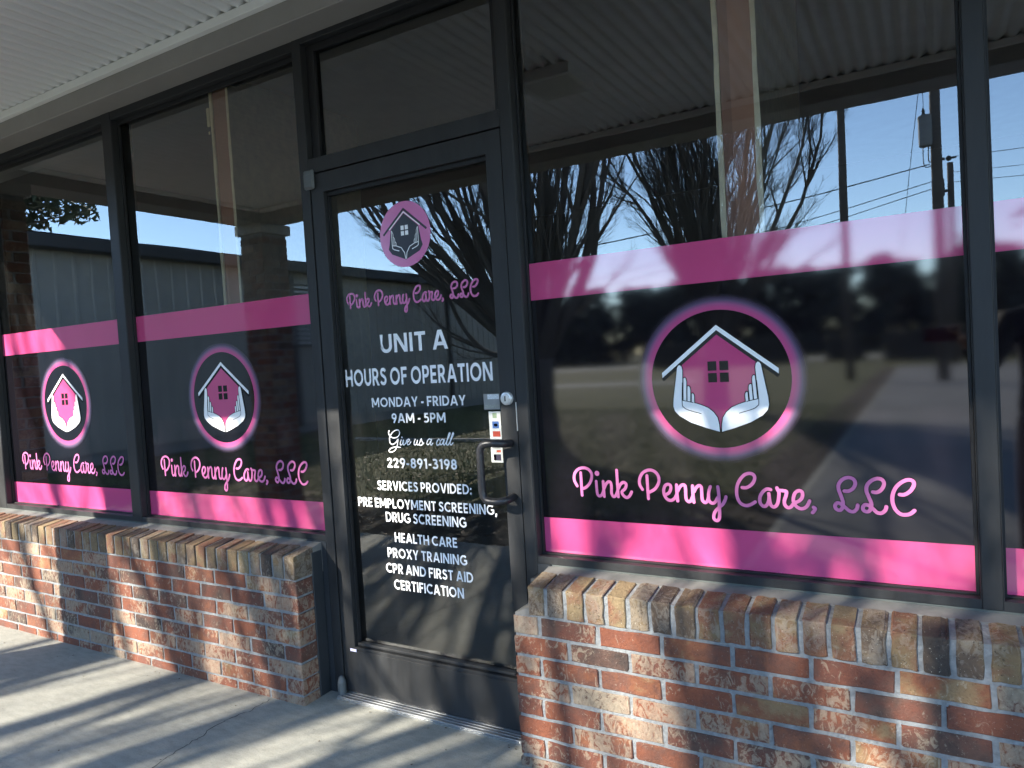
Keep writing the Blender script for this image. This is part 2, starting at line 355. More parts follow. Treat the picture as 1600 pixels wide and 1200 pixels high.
SCRIPT = [[(-0.4944,0.9058),(-0.504,0.9253),(-0.5014,0.9474),(-0.4872,0.9631),(-0.4678,0.9685),(-0.4503,0.9641),(-0.4394,0.9514),(-0.4393,0.934),(-0.4474,0.9163),(-0.4612,0.9027),(-0.4722,0.8979)],[(-0.4784,0.9513),(-0.4783,0.9152),(-0.4777,0.8746)],[(-0.4233,0.9237),(-0.4224,0.8998),(-0.4211,0.8825),(-0.4149,0.8746),(-0.4054,0.8789),(-0.3988,0.8921),(-0.3956,0.9074)],[(-0.398,0.9245),(-0.3974,0.8965),(-0.3964,0.8739)],[(-0.3955,0.9009),(-0.3881,0.9163),(-0.3785,0.9241),(-0.3708,0.9201),(-0.3694,0.9041),(-0.3702,0.8912),(-0.3685,0.8805),(-0.3621,0.8748),(-0.3549,0.88),(-0.3485,0.8942)],[(-0.3478,0.9636),(-0.3475,0.9305),(-0.3469,0.8751)],[(-0.3446,0.9029),(-0.3358,0.9182),(-0.3254,0.9238),(-0.3168,0.9178),(-0.321,0.9038),(-0.3328,0.8927),(-0.33,0.8822),(-0.3182,0.8738),(-0.3068,0.8801),(-0.2994,0.8931)],[(-0.2615,0.903),(-0.2698,0.9185),(-0.2694,0.9374),(-0.2585,0.9565),(-0.2407,0.9664),(-0.2235,0.9658),(-0.2092,0.9548),(-0.2042,0.9374),(-0.2089,0.9207),(-0.2204,0.9057),(-0.2382,0.895)],[(-0.2442,0.9486),(-0.2441,0.9236),(-0.2432,0.8735)],[(-0.1864,0.8885),(-0.1744,0.8952),(-0.1675,0.9079),(-0.1679,0.9191),(-0.1761,0.9229),(-0.1858,0.9174),(-0.1908,0.9028),(-0.1886,0.8864),(-0.1798,0.8744),(-0.1673,0.8719),(-0.1555,0.8797),(-0.1474,0.8943)],[(-0.148,0.9219),(-0.1481,0.9004),(-0.1466,0.8709)],[(-0.1445,0.9026),(-0.1381,0.9151),(-0.1294,0.9226),(-0.1213,0.9209),(-0.1195,0.9098),(-0.1198,0.8915),(-0.1185,0.8773),(-0.1117,0.8705),(-0.1044,0.8739),(-0.0976,0.8884)],[(-0.0969,0.9208),(-0.0971,0.8985),(-0.0951,0.8693)],[(-0.0928,0.9028),(-0.0861,0.9151),(-0.0767,0.9225),(-0.0699,0.9188),(-0.0689,0.9058),(-0.0689,0.8877),(-0.0671,0.8757),(-0.0594,0.8701),(-0.0521,0.8764),(-0.048,0.8906)],[(-0.041,0.9209),(-0.0455,0.9087),(-0.0483,0.8926),(-0.0471,0.8767),(-0.0386,0.8691),(-0.0286,0.8736),(-0.02,0.8879)],[(-0.0184,0.9208),(-0.0166,0.898),(-0.0164,0.8622),(-0.0169,0.8324),(-0.0205,0.8192),(-0.0275,0.8158),(-0.0351,0.8223),(-0.0322,0.8395),(-0.0207,0.8541),(-0.0065,0.8667),(0.002,0.881),(0.0048,0.891)],[(0.0546,0.9216),(0.0688,0.9222),(0.0842,0.9334),(0.0924,0.9492),(0.0893,0.9617),(0.0764,0.9651),(0.0611,0.9589),(0.046,0.9398),(0.0383,0.918),(0.0382,0.8945),(0.0458,0.8753),(0.0605,0.8672),(0.0757,0.8699),(0.091,0.8794)],[(0.1369,0.9185),(0.126,0.9196),(0.1147,0.9114),(0.1057,0.8956),(0.1049,0.8782),(0.1127,0.868),(0.1219,0.8694),(0.1289,0.8813),(0.1313,0.8949)],[(0.1309,0.9063),(0.1327,0.8853),(0.1357,0.872),(0.1437,0.8671),(0.1521,0.8729),(0.1572,0.8865),(0.16,0.9095),(0.1568,0.9189),(0.1549,0.9242)],[(0.1594,0.9171),(0.1729,0.9167),(0.1808,0.9142),(0.1794,0.9027),(0.1743,0.8873),(0.1755,0.8741),(0.1832,0.8669),(0.1922,0.8702),(0.2006,0.8807),(0.2159,0.8893),(0.2243,0.901),(0.224,0.9151),(0.2145,0.9184),(0.2045,0.9105),(0.1994,0.8942),(0.2014,0.8792),(0.2115,0.8684),(0.2236,0.8662),(0.2353,0.8734),(0.2437,0.8897)],[(0.2533,0.8715),(0.2575,0.868),(0.2555,0.8623),(0.2501,0.8559)],[(0.3362,0.9225),(0.3478,0.923),(0.3596,0.9316),(0.365,0.9454),(0.3606,0.957),(0.3476,0.9612),(0.3326,0.9552),(0.3229,0.9421),(0.3215,0.9274),(0.3274,0.9075),(0.3316,0.8894),(0.3294,0.8746),(0.3224,0.8669),(0.3134,0.8701),(0.3104,0.8792),(0.3166,0.8877),(0.3265,0.8846),(0.3377,0.8751),(0.3472,0.8665),(0.3586,0.8653),(0.3671,0.8748),(0.3688,0.884)],[(0.4084,0.9228),(0.4187,0.9223),(0.4301,0.9308),(0.4369,0.9462),(0.4326,0.9576),(0.4201,0.9608),(0.4056,0.954),(0.3947,0.9411),(0.3925,0.9248),(0.3975,0.9089),(0.4032,0.8911),(0.4019,0.8767),(0.3951,0.8673),(0.3847,0.8686),(0.3818,0.8774),(0.387,0.8858),(0.3966,0.8845),(0.4074,0.8752),(0.4166,0.8658),(0.4276,0.8647),(0.4374,0.8733),(0.4401,0.8832)],[(0.474,0.9185),(0.4855,0.919),(0.4996,0.9292),(0.5085,0.9453),(0.5066,0.9566),(0.4946,0.9597),(0.479,0.9522),(0.4646,0.9366),(0.4569,0.9169),(0.4561,0.8956),(0.4624,0.8764),(0.4744,0.8647),(0.4881,0.8637),(0.499,0.8679),(0.5076,0.8762)]]
IDOT = (-0.4189,0.9509)
GIVE = [[(0.287,1.096),(0.2824,1.0878),(0.2879,1.0755),(0.3028,1.0674),(0.3237,1.0695),(0.3376,1.0817),(0.3361,1.0949),(0.3222,1.0979),(0.302,1.0878),(0.2874,1.0694),(0.2869,1.049),(0.298,1.0409),(0.3141,1.0471),(0.3267,1.0594)],[(0.3295,1.0614),(0.3239,1.0411),(0.3146,1.0227),(0.298,1.0113),(0.2824,1.0111),(0.2804,1.0182),(0.2941,1.0266),(0.3153,1.0309),(0.3383,1.0291)],[(0.3447,1.0595),(0.3384,1.0453),(0.3404,1.0392),(0.3497,1.0433),(0.3556,1.0585),(0.3547,1.0414),(0.3583,1.0394),(0.368,1.0495),(0.3713,1.0586)],[(0.3679,1.0475),(0.381,1.0537),(0.3854,1.0607),(0.3792,1.0617),(0.3733,1.0516),(0.375,1.0415),(0.3826,1.0416),(0.3922,1.0517)],[(0.4131,1.0618),(0.4069,1.0478),(0.4088,1.0398),(0.4179,1.0439),(0.4254,1.0599),(0.4205,1.0459),(0.4238,1.04),(0.4315,1.044),(0.443,1.063),(0.4449,1.056),(0.4479,1.0481),(0.4448,1.0401),(0.4336,1.039)],[(0.4448,1.0401),(0.4541,1.0482)],[(0.4905,1.0603),(0.481,1.0632),(0.4704,1.0522),(0.4696,1.0423),(0.4769,1.0424),(0.4876,1.0543),(0.4931,1.0622),(0.487,1.0464),(0.4888,1.0395),(0.4979,1.0475)],[(0.5302,1.0595),(0.5256,1.0624),(0.5163,1.0506),(0.5167,1.0408),(0.5252,1.0418),(0.5329,1.0487)],[(0.5493,1.0606),(0.5411,1.0625),(0.5319,1.0517),(0.5324,1.0419),(0.541,1.0449),(0.5517,1.0606),(0.5471,1.0469),(0.549,1.0411),(0.5566,1.047),(0.5752,1.0743),(0.5807,1.0849),(0.576,1.0849),(0.566,1.0626),(0.5611,1.0451),(0.5655,1.0402),(0.5731,1.0471),(0.5903,1.0724),(0.5959,1.084),(0.5925,1.0859),(0.5827,1.0646),(0.5776,1.0452),(0.582,1.0414),(0.5908,1.0492)]]
GDOT = (0.3494,1.0696)
HAND = [(-0.1261,1.2916),(-0.1219,1.2984),(-0.1172,1.2997),(-0.1119,1.2947),(-0.11,1.2834),(-0.1148,1.1907),(-0.1124,1.1881),(-0.0824,1.1825),(-0.0579,1.1745),(-0.0361,1.1655),(-0.0196,1.1516),(-0.0083,1.1343),(-0.0045,1.1146),(-0.0032,1.0912),(-0.0417,1.1024),(-0.0907,1.1201),(-0.1251,1.1405),(-0.1397,1.1559),(-0.1441,1.1711),(-0.1422,1.1964),(-0.1336,1.2466)]
F2 = [(-0.1111,1.1894),(-0.1075,1.2582),(-0.1041,1.2601),(-0.1007,1.2567),(-0.0992,1.2479),(-0.1023,1.1879)]
F3 = [(-0.0986,1.1866),(-0.0962,1.2328),(-0.0928,1.2339),(-0.089,1.2296),(-0.088,1.2201),(-0.0899,1.1839)]
F4 = [(-0.0853,1.1838),(-0.084,1.21),(-0.0809,1.2111),(-0.0777,1.2061),(-0.077,1.1998),(-0.078,1.1811)]
CREASE = [(-0.1117,1.2458),(-0.1156,1.1807),(-0.1109,1.168),(-0.0962,1.159),(-0.0568,1.1472)]
PALMLINE = [(-0.1144,1.1902),(-0.0973,1.1863),(-0.0799,1.1819)]
# ------------------------------------------------------------------ flat lettering and artwork (vinyl lies on the glass)
def ribbon(bm, pts, hw, y, closed=False, caps='butt', mi=0, lift=1.2e-4):
    """stroke of half-width hw along pts [(x,z)]; the strip rises by `lift` along its length so that loops never coincide"""
    n = len(pts)
    if n < 2: return
    L = []; R = []
    for i in range(n):
        p = pts[i]; a = pts[i-1] if (i > 0 or closed) else None; c = pts[(i+1) % n] if (i < n-1 or closed) else None
        def nrm(q, s):
            dx, dz = s[0]-q[0], s[1]-q[1]; l = math.hypot(dx, dz) or 1e-9
            return (-dz/l, dx/l)
        if a is None: m = nrm(p, c); k = 1
        elif c is None: m = nrm(a, p); k = 1
        else:
            n1, n2 = nrm(a, p), nrm(p, c); mx, mz = n1[0]+n2[0], n1[1]+n2[1]; l = math.hypot(mx, mz)
            if l < 0.3: m = n1; k = 1
            else:
                m = (mx/l, mz/l); k = min(2.0, 1/max(0.3, m[0]*n1[0]+m[1]*n1[1]))
        yy = y - lift*i/n
        L.append(bm.verts.new((p[0]+m[0]*hw*k, yy, p[1]+m[1]*hw*k)))
        R.append(bm.verts.new((p[0]-m[0]*hw*k, yy, p[1]-m[1]*hw*k)))
    for i in range(n if closed else n-1):
        j = (i+1) % n
        if closed and j == 0: continue
        f = bm.faces.new((L[i], R[i], R[j], L[j])); f.material_index = mi
    if closed:
        f = bm.faces.new((L[-1], R[-1], R[0], L[0])); f.material_index = mi
    if caps == 'round' and not closed:
        for (l, r, p, sgn) in ((L[0], R[0], pts[0], 1), (R[-1], L[-1], pts[-1], 1)):
            a0 = math.atan2(l.co.z-p[1], l.co.x-p[0]); fan = [l]
            for k in range(1, 6):
                a = a0 + math.pi*k/6
                fan.append(bm.verts.new((p[0]+hw*math.cos(a), l.co.y, p[1]+hw*math.sin(a))))
            fan.append(r)
            f = bm.faces.new(fan); f.material_index = mi
def face_out(bm):
    for f in bm.faces:
        f.normal_update()
        if f.normal.y > 0: f.normal_flip()
def arc(cx, cz, rx, rz, a0, a1, n=20):
    return [(cx+rx*math.cos(math.radians(a0+(a1-a0)*i/n)), cz+rz*math.sin(math.radians(a0+(a1-a0)*i/n))) for i in range(n+1)]
SW = 0.185; H_ = SW/2
def glyphs():
    h = H_; t = 1-h; G = {}
    s = lambda pts: ('p', smooth_path(pts, 6))
    G['A'] = (.88, [('d', .09, 0, .42, 1), ('d', .79, 0, .46, 1), ('p', [(.24, .29), (.64, .29)])])
    G['C'] = (.84, [('p', arc(.5, .5, .42, t-.5, 48, 312, 28))])
    G['D'] = (.82, [('p', [(h, 0), (h, 1)]), ('p', [(h, t)]+arc(.34, .5, .40, t-.5, 90, -90, 24)+[(h, h)])])
    G['E'] = (.60, [('p', [(h, 0), (h, 1)]), ('p', [(h, t), (.57, t)]), ('p', [(h, .5), (.53, .5)]), ('p', [(h, h), (.57, h)])])
    G['F'] = (.57, [('p', [(h, 0), (h, 1)]), ('p', [(h, t), (.57, t)]), ('p', [(h, .49), (.52, .49)])])
    G['G'] = (.92, [('p', arc(.5, .5, .42, t-.5, 48, 322, 28)), ('p', [(.83, .16), (.83, .53)]), ('p', [(.53, .47), (.86, .47)])])
    G['H'] = (.78, [('p', [(h, 0), (h, 1)]), ('p', [(.78-h, 0), (.78-h, 1)]), ('p', [(h, .5), (.78-h, .5)])])
    G['I'] = (SW, [('p', [(h, 0), (h, 1)])])
    G['L'] = (.54, [('p', [(h, 0), (h, 1)]), ('p', [(h, h), (.54, h)])])
    G['M'] = (1.0, [('p', [(h, 0), (h, 1)]), ('p', [(1-h, 0), (1-h, 1)]), ('d', h+.02, 1, .5, .20), ('d', 1-h-.02, 1, .5, .20)])
    G['N'] = (.83, [('p', [(h, 0), (h, 1)]), ('p', [(.83-h, 0), (.83-h, 1)]), ('d', h+.02, 1, .83-h-.02, 0)])
    G['O'] = (1.0, [('c', arc(.5, .5, .5-h, t-.5, 0, 350, 35))])
    G['P'] = (.64, [('p', [(h, 0), (h, 1)]), ('p', [(h, t)]+arc(.32, .67, .235, .2475, 90, -90, 16)+[(h, .4225)])])
    G['R'] = (.70, [('p', [(h, 0), (h, 1)]), ('p', [(h, t)]+arc(.32, .68, .235, .2375, 90, -90, 16)+[(h, .4425)]), ('d', .34, .44, .60, 0)])
    G['S'] = (.62, [s([(.55, .80), (.45, .89), (.31, t), (.17, .87), (.11, .74), (.17, .61), (.32, .53), (.46, .45), (.53, .32), (.49, .17), (.37, .095), (.26, h), (.13, .13), (.05, .23)])])
    G['T'] = (.66, [('p', [(0, t), (.66, t)]), ('p', [(.33, 0), (.33, 1)])])
    G['U'] = (.74, [('p', [(h, 1), (h, .37)]+arc(.37, .37, .37-h, .37-h, 180, 360, 20)+[(.74-h, 1)])])
    G['V'] = (.84, [('d', .09, 1, .40, 0), ('d', .75, 1, .44, 0)])
    G['X'] = (.78, [('d', .10, 1, .68, 0), ('d', .68, 1, .10, 0)])
    G['Y'] = (.78, [('d', .09, 1, .37, .42), ('d', .69, 1, .41, .42), ('p', [(.39, .50), (.39, 0)])])
    G['1'] = (.36, [('p', [(.25, 0), (.25, 1)]), ('p', [(.03, .80), (.25, .93)])])
    G['2'] = (.60, [s([(.09, .70), (.14, .85), (.28, t), (.43, .86), (.49, .73), (.45, .59), (.32, .40), (.18, .20), (.09, h)]), ('p', [(.02, h), (.59, h)])])
    G['3'] = (.58, [s([(.06, .84), (.20, t), (.37, .88), (.44, .75), (.38, .60), (.20, .545)]), s([(.20, .53), (.42, .48), (.50, .31), (.43, .14), (.27, h), (.13, .10), (.04, .19)])])
    G['5'] = (.60, [('p', [(.13, t), (.52, t)]), ('d', .165, 1, .14, .50), s([(.12, .52), (.28, .57), (.45, .50), (.51, .33), (.45, .15), (.28, h), (.13, .10), (.05, .17)])])
    G['8'] = (.60, [('c', arc(.30, .715, .185, .2025, 0, 350, 30)), ('c', arc(.30, .30, .215, .2175, 0, 350, 30))])
    G['9'] = (.62, [('c', arc(.31, .68, .225, .2375, 0, 350, 30)), s([(.535, .68), (.51, .52), (.40, .28), (.235, 0)])])
    G['-'] = (.34, [('p', [(.02, .40), (.32, .40)])])
    G[':'] = (.20, [('p', [(.10, 0), (.10, .19)]), ('p', [(.10, .47), (.10, .66)])])
    G[','] = (.20, [('p', [(.13, .17), (.06, -.17)])])
    return G
GL = glyphs()
def sans_line(bm, text, x0, x1, z0, zt, y):
    gap = 0.135; W = 0; adv = []
    for ch in text:
        if ch == ' ': W += .27; continue
        adv.append((ch, W)); W += GL[ch][0]+gap
    W -= gap; sx = (x1-x0)/W; sz = zt-z0
    k = 0
    for ch, a in adv:
        for st in GL[ch][1]:
            k += 1; yy = y - (k % 4)*1.5e-4
            T = lambda p: (p[0]+a, p[1])
            tmp = bmesh.new()
            if st[0] == 'd':
                _, xa, za, xb, zb = st; xa += a; xb += a
                hwd = H_*math.hypot(xb-xa, zb-za)/abs(zb-za)
                vs = [tmp.verts.new(p) for p in ((xa-hwd, yy, za), (xa+hwd, yy, za), (xb+hwd, yy, zb), (xb-hwd, yy, zb))]
                tmp.faces.new(vs)
            else:
                ribbon(tmp, [T(p) for p in st[1]], H_, yy, closed=st[0] == 'c', lift=0)
            mp = {}
            for v in tmp.verts: mp[v] = bm.verts.new((x0+v.co.x*sx, v.co.y, z0+v.co.z*sz))
            for f in tmp.faces: bm.faces.new([mp[v] for v in f.verts])
            tmp.free()
def script_text(bm, strokes, dots, f, hw, y):
    for k, st in enumerate(strokes):
        pts = [f(p) for p in smooth_path(st, 7)]
        ribbon(bm, pts, hw, y-(k % 4)*1.6e-4, caps='round')
    for d in dots:
        c = f(d); n = 16
        bm.faces.new([bm.verts.new((c[0]+hw*1.75*math.cos(2*math.pi*i/n), y, c[1]+hw*1.75*math.sin(2*math.pi*i/n))) for i in range(n)])
def poly(bm, pts, y, mi=0):
    f = bm.faces.new([bm.verts.new((p[0], y, p[1])) for p in pts]); f.material_index = mi
    return f
def mir(pts): return [(-x, z) for x, z in reversed(pts)]
ROOF = [(0, 1.4172), (.1759, 1.2776), (.1750, 1.2621), (0, 1.4015), (-.1750, 1.2621), (-.1759, 1.2776)]
HOUSE_R = [(0, 1.3945), (.113, 1.3050), (.112, 1.190), (.080, 1.183), (.058, 1.1745), (.036, 1.1655), (.0196, 1.1516), (.006, 1.130), (0, 1.096)]
HOUSE = HOUSE_R + [(-x, z) for x, z in reversed(HOUSE_R[1:-1])]
WINP = [(-.0312, -.0045, 1.2785, 1.3070), (.0045, .0312, 1.2785, 1.3070), (-.0312, -.0045, 1.2428, 1.2713), (.0045, .0312, 1.2428, 1.2713)]
def emblem(win, cx):
    """ring, house, roof, hands, little window: every printed piece is a sub-part of its window"""
    f = lambda pts: [(cx+x, z) for x, z in pts]
    Y = 0.0486
    bm = bmesh.new(); lay = bm.verts.layers.float.new('fade')
    rings = []
    for r, v in ((.2105, 0), (.2110, 1), (.2175, 1), (.2260, .80), (.2350, .48), (.2440, .22), (.2520, .07), (.2600, 0)):
        ring = []
        for k in range(72):
            a = 2*math.pi*k/72
            vv = bm.verts.new((cx+r*math.cos(a), Y, 1.252+r*math.sin(a))); vv[lay] = v; ring.append(vv)
        rings.append(ring)
    for a, b in zip(rings, rings[1:]):
        for k in range(72): bm.faces.new((a[k], a[(k+1) % 72], b[(k+1) % 72], b[k]))
    face_out(bm); part('emblem_ring', bm, M['ring'], win)
    bm = bmesh.new(); poly(bm, f(HOUSE), Y-.0004); face_out(bm); part('emblem_house', bm, M['pink'], win)
    bm = bmesh.new(); poly(bm, f(ROOF), Y-.0012)
    ribbon(bm, f([(.175, 1.2560), (0, 1.3950), (-.175, 1.2560)]), .0055, Y-.0009, mi=1, lift=0)
    face_out(bm); part('emblem_roof', bm, [M['white_vinyl'], M['black']], win)
    bm = bmesh.new()
    for x0, x1, z0, z1 in WINP: poly(bm, f([(x0, z0), (x1, z0), (x1, z1), (x0, z1)]), Y-.0008)
    face_out(bm); part('emblem_window', bm, M['black'], win)
    for side in (0, 1):
        q = (lambda p: f(p)) if side == 0 else (lambda p: f(mir(p)))
        bm = bmesh.new()
        for k, fin in enumerate((F4, F3, F2, HAND)):
            poly(bm, q(fin), Y-.0020-k*.0001)
            ribbon(bm, q(fin), .0026, Y-.0016-k*.0001, closed=True, mi=1, lift=0)
        ribbon(bm, q(smooth_path(CREASE, 4)), .0011, Y-.0028, mi=1, lift=0); ribbon(bm, q(PALMLINE), .0011, Y-.0029, mi=1, lift=0)
        face_out(bm); part('emblem_hand', bm, [M['white_vinyl'], M['black']], win)

# ------------------------------------------------------------------ bricks
def brick(bm, lay, lay2, rng, c, u, v, n, hl, hh, dep, jit=.0013, z_top_slope=None):
    """one tumbled brick: c = centre of the front face, u along, v up, n outward"""
    r1, r2 = rng.random(), rng.random()
    c, u, v, n = Vector(c), Vector(u), Vector(v), Vector(n); rc = min(hl, hh)*rng.uniform(.07, .16)
    pts = []
    for sx, sz in ((1, 1), (-1, 1), (-1, -1), (1, -1)):
        a = (sx*hl, sz*(hh-rc)); b = (sx*(hl-rc), sz*hh)
        if sx*sz < 0: a, b = b, a
        pts += [a, ((a[0]*.5+b[0]*.5)*1.0+sx*rc*.2, (a[1]+b[1])*.5+sz*rc*.2), b]
    # points along the long edges
    out = []
    for i, p in enumerate(pts):
        out.append(p); q = pts[(i+1) % len(pts)]
        if math.hypot(p[0]-q[0], p[1]-q[1]) > hl*.7:
            for t in (.3, .65): out.append((p[0]+(q[0]-p[0])*t, p[1]+(q[1]-p[1])*t))
    out = [(x+rng.gauss(0, jit), z+rng.gauss(0, jit)) for x, z in out]
    fr = []; md = []; bk = []
    push = rng.uniform(-.0015, .0015)
    for x, z in out:
        k1 = 1-.0028/hl; k2 = 1-.0028/hh
        fr.append(bm.verts.new(c+u*x*k1+v*z*k2+n*(push+rng.gauss(0, .0003))))
        md.append(bm.verts.new(c+u*x+v*z+n*(push-.0028)))
        bk.append(bm.verts.new(c+u*x+v*z-n*dep))
    m = len(out); ctr = bm.verts.new(c+n*(push+.0006)); V = fr+md+bk+[ctr]
    for q in V: q[lay] = r1; q[lay2] = r2
    for i in range(m):
        j = (i+1) % m
        bm.faces.new((fr[i], fr[j], ctr)); bm.faces.new((md[i], md[j], fr[j], fr[i])); bm.faces.new((bk[i], bk[j], md[j], md[i]))
    if z_top_slope:
        for q in V: 
            if (q.co-c).dot(v) > 0: q.co += v*max(0, -(q.co-c).dot(n))*z_top_slope
    return V
def bricks_bm():
    bm = bmesh.new(); return bm, bm.verts.layers.float.new('rnd'), bm.verts.layers.float.new('rnd2')
def fix(bm):
    bmesh.ops.recalc_face_normals(bm, faces=bm.faces[:]); return bm
PITCH, ZS, YB = .0677, .5115, -.151
def low_wall(root, x_start, x_end, corner_right, rl_start, rl_pitch, seed, ret_depth=.09):
    """brick apron wall under the shop windows"""
    rng = random.Random(seed)
    wall = part('brick_wall', boxbm(min(x_start, x_end)+.006, max(x_start, x_end)-.006, YB+.0042, -.004, -.05, ZS-.004), M['mortar'], root)
    bm, l1, l2 = bricks_bm(); sgn = -1 if corner_right else 1
    k = 0; zt = ZS
    while zt > .0:
        hh = (PITCH-.0105)/2; zc = zt-.0105*.5-hh
        L = .1925; x = x_start; first = (k % 2 == 0); length = abs(x_end-x_start); pos = 0
        while pos < length-.04:
            l = .0905 if (pos == 0 and first) else min(L, length-pos)
            l *= 1
            xc = x_start+sgn*(pos+l/2)
            brick(bm, l1, l2, rng, (xc, YB, zc), (1, 0, 0), (0, 0, 1), (0, -1, 0), l/2, hh, .088)
            pos += l+.0115+rng.gauss(0, .0008)
        zt -= PITCH; k += 1
    part('bricks', fix(bm), M['brick'], wall)
    bm, l1, l2 = bricks_bm(); pos = 0; length = abs(x_end-rl_start)
    while pos < length-.03:
        xc = rl_start+sgn*(pos+.0285)
        brick(bm, l1, l2, rng, (xc, YB-.002+rng.gauss(0, .0012), ZS+.0505), (1, 0, 0), (0, 0, 1), (0, -1, 0), .0285, .0465, .105, z_top_slope=.16)
        pos += rl_pitch+rng.gauss(0, .0012)
    part('brick_cap', fix(bm), M['rowlock'], wall)
    # mortar core of the cap and the sloping wash under the window frame
    bm = bmesh.new(); xa, xb = sorted((rl_start, x_end))
    box(bm, xa+.004, xb-.002, YB+.0035, -.050, ZS-.003, ZS+.0935)
    for q in bm.verts:
        if q.co.z > ZS+.08 and q.co.y > -.1: q.co.z += .0145
    part('cap_mortar', bm, M['mortar'], wall)
    bm = bmesh.new(); box(bm, xa+.001, xb, -.0495, .004, ZS-.003, ZS+.112, .002)
    for q in bm.verts:
        if q.co.z > ZS+.1 and q.co.y > -.02: q.co.z += .009
    part('mortar_wash', bm, M['wash'], wall)
    return wall

# ------------------------------------------------------------------ ground
bm = bmesh.new()
xs = [-300, -60, -20, -12, -6, 0, 1.5, 6, 12, 30, 300]; ys = [-320, -120, -60, -40, -25, -12, -6, -3.6, 60, 120]
vv = [[bm.verts.new((x, y, -.06)) for y in ys] for x in xs]
for i in range(len(xs)-1):
    for j in range(len(ys)-1): bm.faces.new((vv[i][j], vv[i+1][j], vv[i+1][j+1], vv[i][j+1]))
tag(obj('ground', bm, M['lawn']), kind='structure')
tag(obj('sidewalk', boxbm(-7.5, 9.0, -2.14, .16, -.20, 0, .006), M['concrete']), kind='structure')
sw = bpy.data.objects['sidewalk']
rng = random.Random(5)
ck = [(-.247, -.70), (-.265, -.625), (-.273, -.55), (-.275, -.494), (-.29, -.407), (-.283, -.322), (-.262, -.266), (-.269, -.211), (-.262, -.158)]
ck = [(-.10, -1.62), (-.16, -1.38), (-.15, -1.15), (-.20, -.95), (-.225, -.82)] + ck
cp = [(x+rng.gauss(0, .0035), y+rng.gauss(0, .003)) for x, y in smooth_path(ck, 5)]
bm = bmesh.new(); prev = None
for i, (x, y) in enumerate(cp):
    wd = .0016*rng.uniform(.5, 1.5)*(1 if i < len(cp)-12 else .8)
    cur = (bm.verts.new((x-wd, y, .0006)), bm.verts.new((x+wd, y, .0006)))
    if prev: bm.faces.new((prev[0], prev[1], cur[1], cur[0]))
    prev = cur
obj('crack', bm, simple('dark_crack_line', (.035, .034, .032), .95), sw)  # crack drawn as a thin dark strip on the slab
# little stains and leaf crumbs on the slab
bm = bmesh.new()
for k in range(150):
    x, y = rng.uniform(-2.6, 1.2), rng.uniform(-1.9, -.16)
    if k < 50: y = rng.uniform(-.30, -.155) if x < -.1 else rng.uniform(-.09, -.055)
    if .93 < x: continue
    s = rng.uniform(.002, .006); a = rng.uniform(0, 6.28)
    q = [(x+s*math.cos(a+t)*rng.uniform(.5, 1.4), y+s*math.sin(a+t)*rng.uniform(.4, 1), .001+rng.uniform(0, .003)) for t in (0, 1.3, 2.6, 3.9, 5.2)]
    bm.faces.new([bm.verts.new(p) for p in q])
tag(obj('leaf_crumbs', bm, simple('dry_leaf', (.09, .065, .04), .9)), kind='stuff')
def sheet(name, x0, x1, y0, y1, z, m):
    bm = bmesh.new(); quad(bm, [(x0, y0, z), (x1, y0, z), (x1, y1, z), (x0, y1, z)]); return tag(obj(name, bm, m), kind='structure')
sheet('planting_bed', -7.5, .95, -3.5, -2.14, -.056, M['mulch_shade'])
sheet('parking_lot', 1.15, 26, -33, -2.14, -.052, M['asphalt'])
sheet('lot_kerb', 1.08, 1.15, -33, -2.14, -.048, M['concrete'])
sheet('shaded_lot_edge', .50, 1.08, -33, -2.14, -.054, M['mulch_shade'])  # strip along the lot, asphalt shadow put in as dark ground colour
sheet('road', -120, 60, -57, -50, -.05, M['road'])
sheet('pavement', -60, -6, -27.5, -25.6, -.05, M['road'])
tag(obj('kerb', boxbm(-7.55, -4.2, -8.29, -8.19, -.1, -.005, .01), M['road']), 'thin white kerb strip lying across the winter lawn', 'kerb')

# ------------------------------------------------------------------ the shop building
B = empty('storefront_building', (0, 0, 0), 'single storey brick and dark metal shop with pink and black window graphics', 'building')
XL, XR = -2.70, 6.2
# apron walls
wl = low_wall(B, -.078, -3.25, True, -.078, .0692, 3)
wr = low_wall(B, .929, 3.6, False, .990, .0704, 8)
bm = bmesh.new(); box(bm, -.160, -.0765, -.0600, -.0005, 0, .6035, .003); box(bm, -.160, -.0507, .0005, .111, 0, .6380); part('wall_end_closure', bm, M['closure'], B)
bm = bmesh.new(); box(bm, .951, 1.00, -.0600, -.0005, 0, .6035, .003); box(bm, .9507, 1.0, .0005, .111, 0, .6380); part('wall_end_closure', bm, M['closure'], B)
bm = bmesh.new(); box(bm, .932, .989, YB+.01, -.05, ZS-.01, ZS+.002)
for q in bm.verts:
    if q.co.z > ZS and q.co.x > .96: q.co.z += .022
part('mortar_wash', bm, M['wash'], wr)
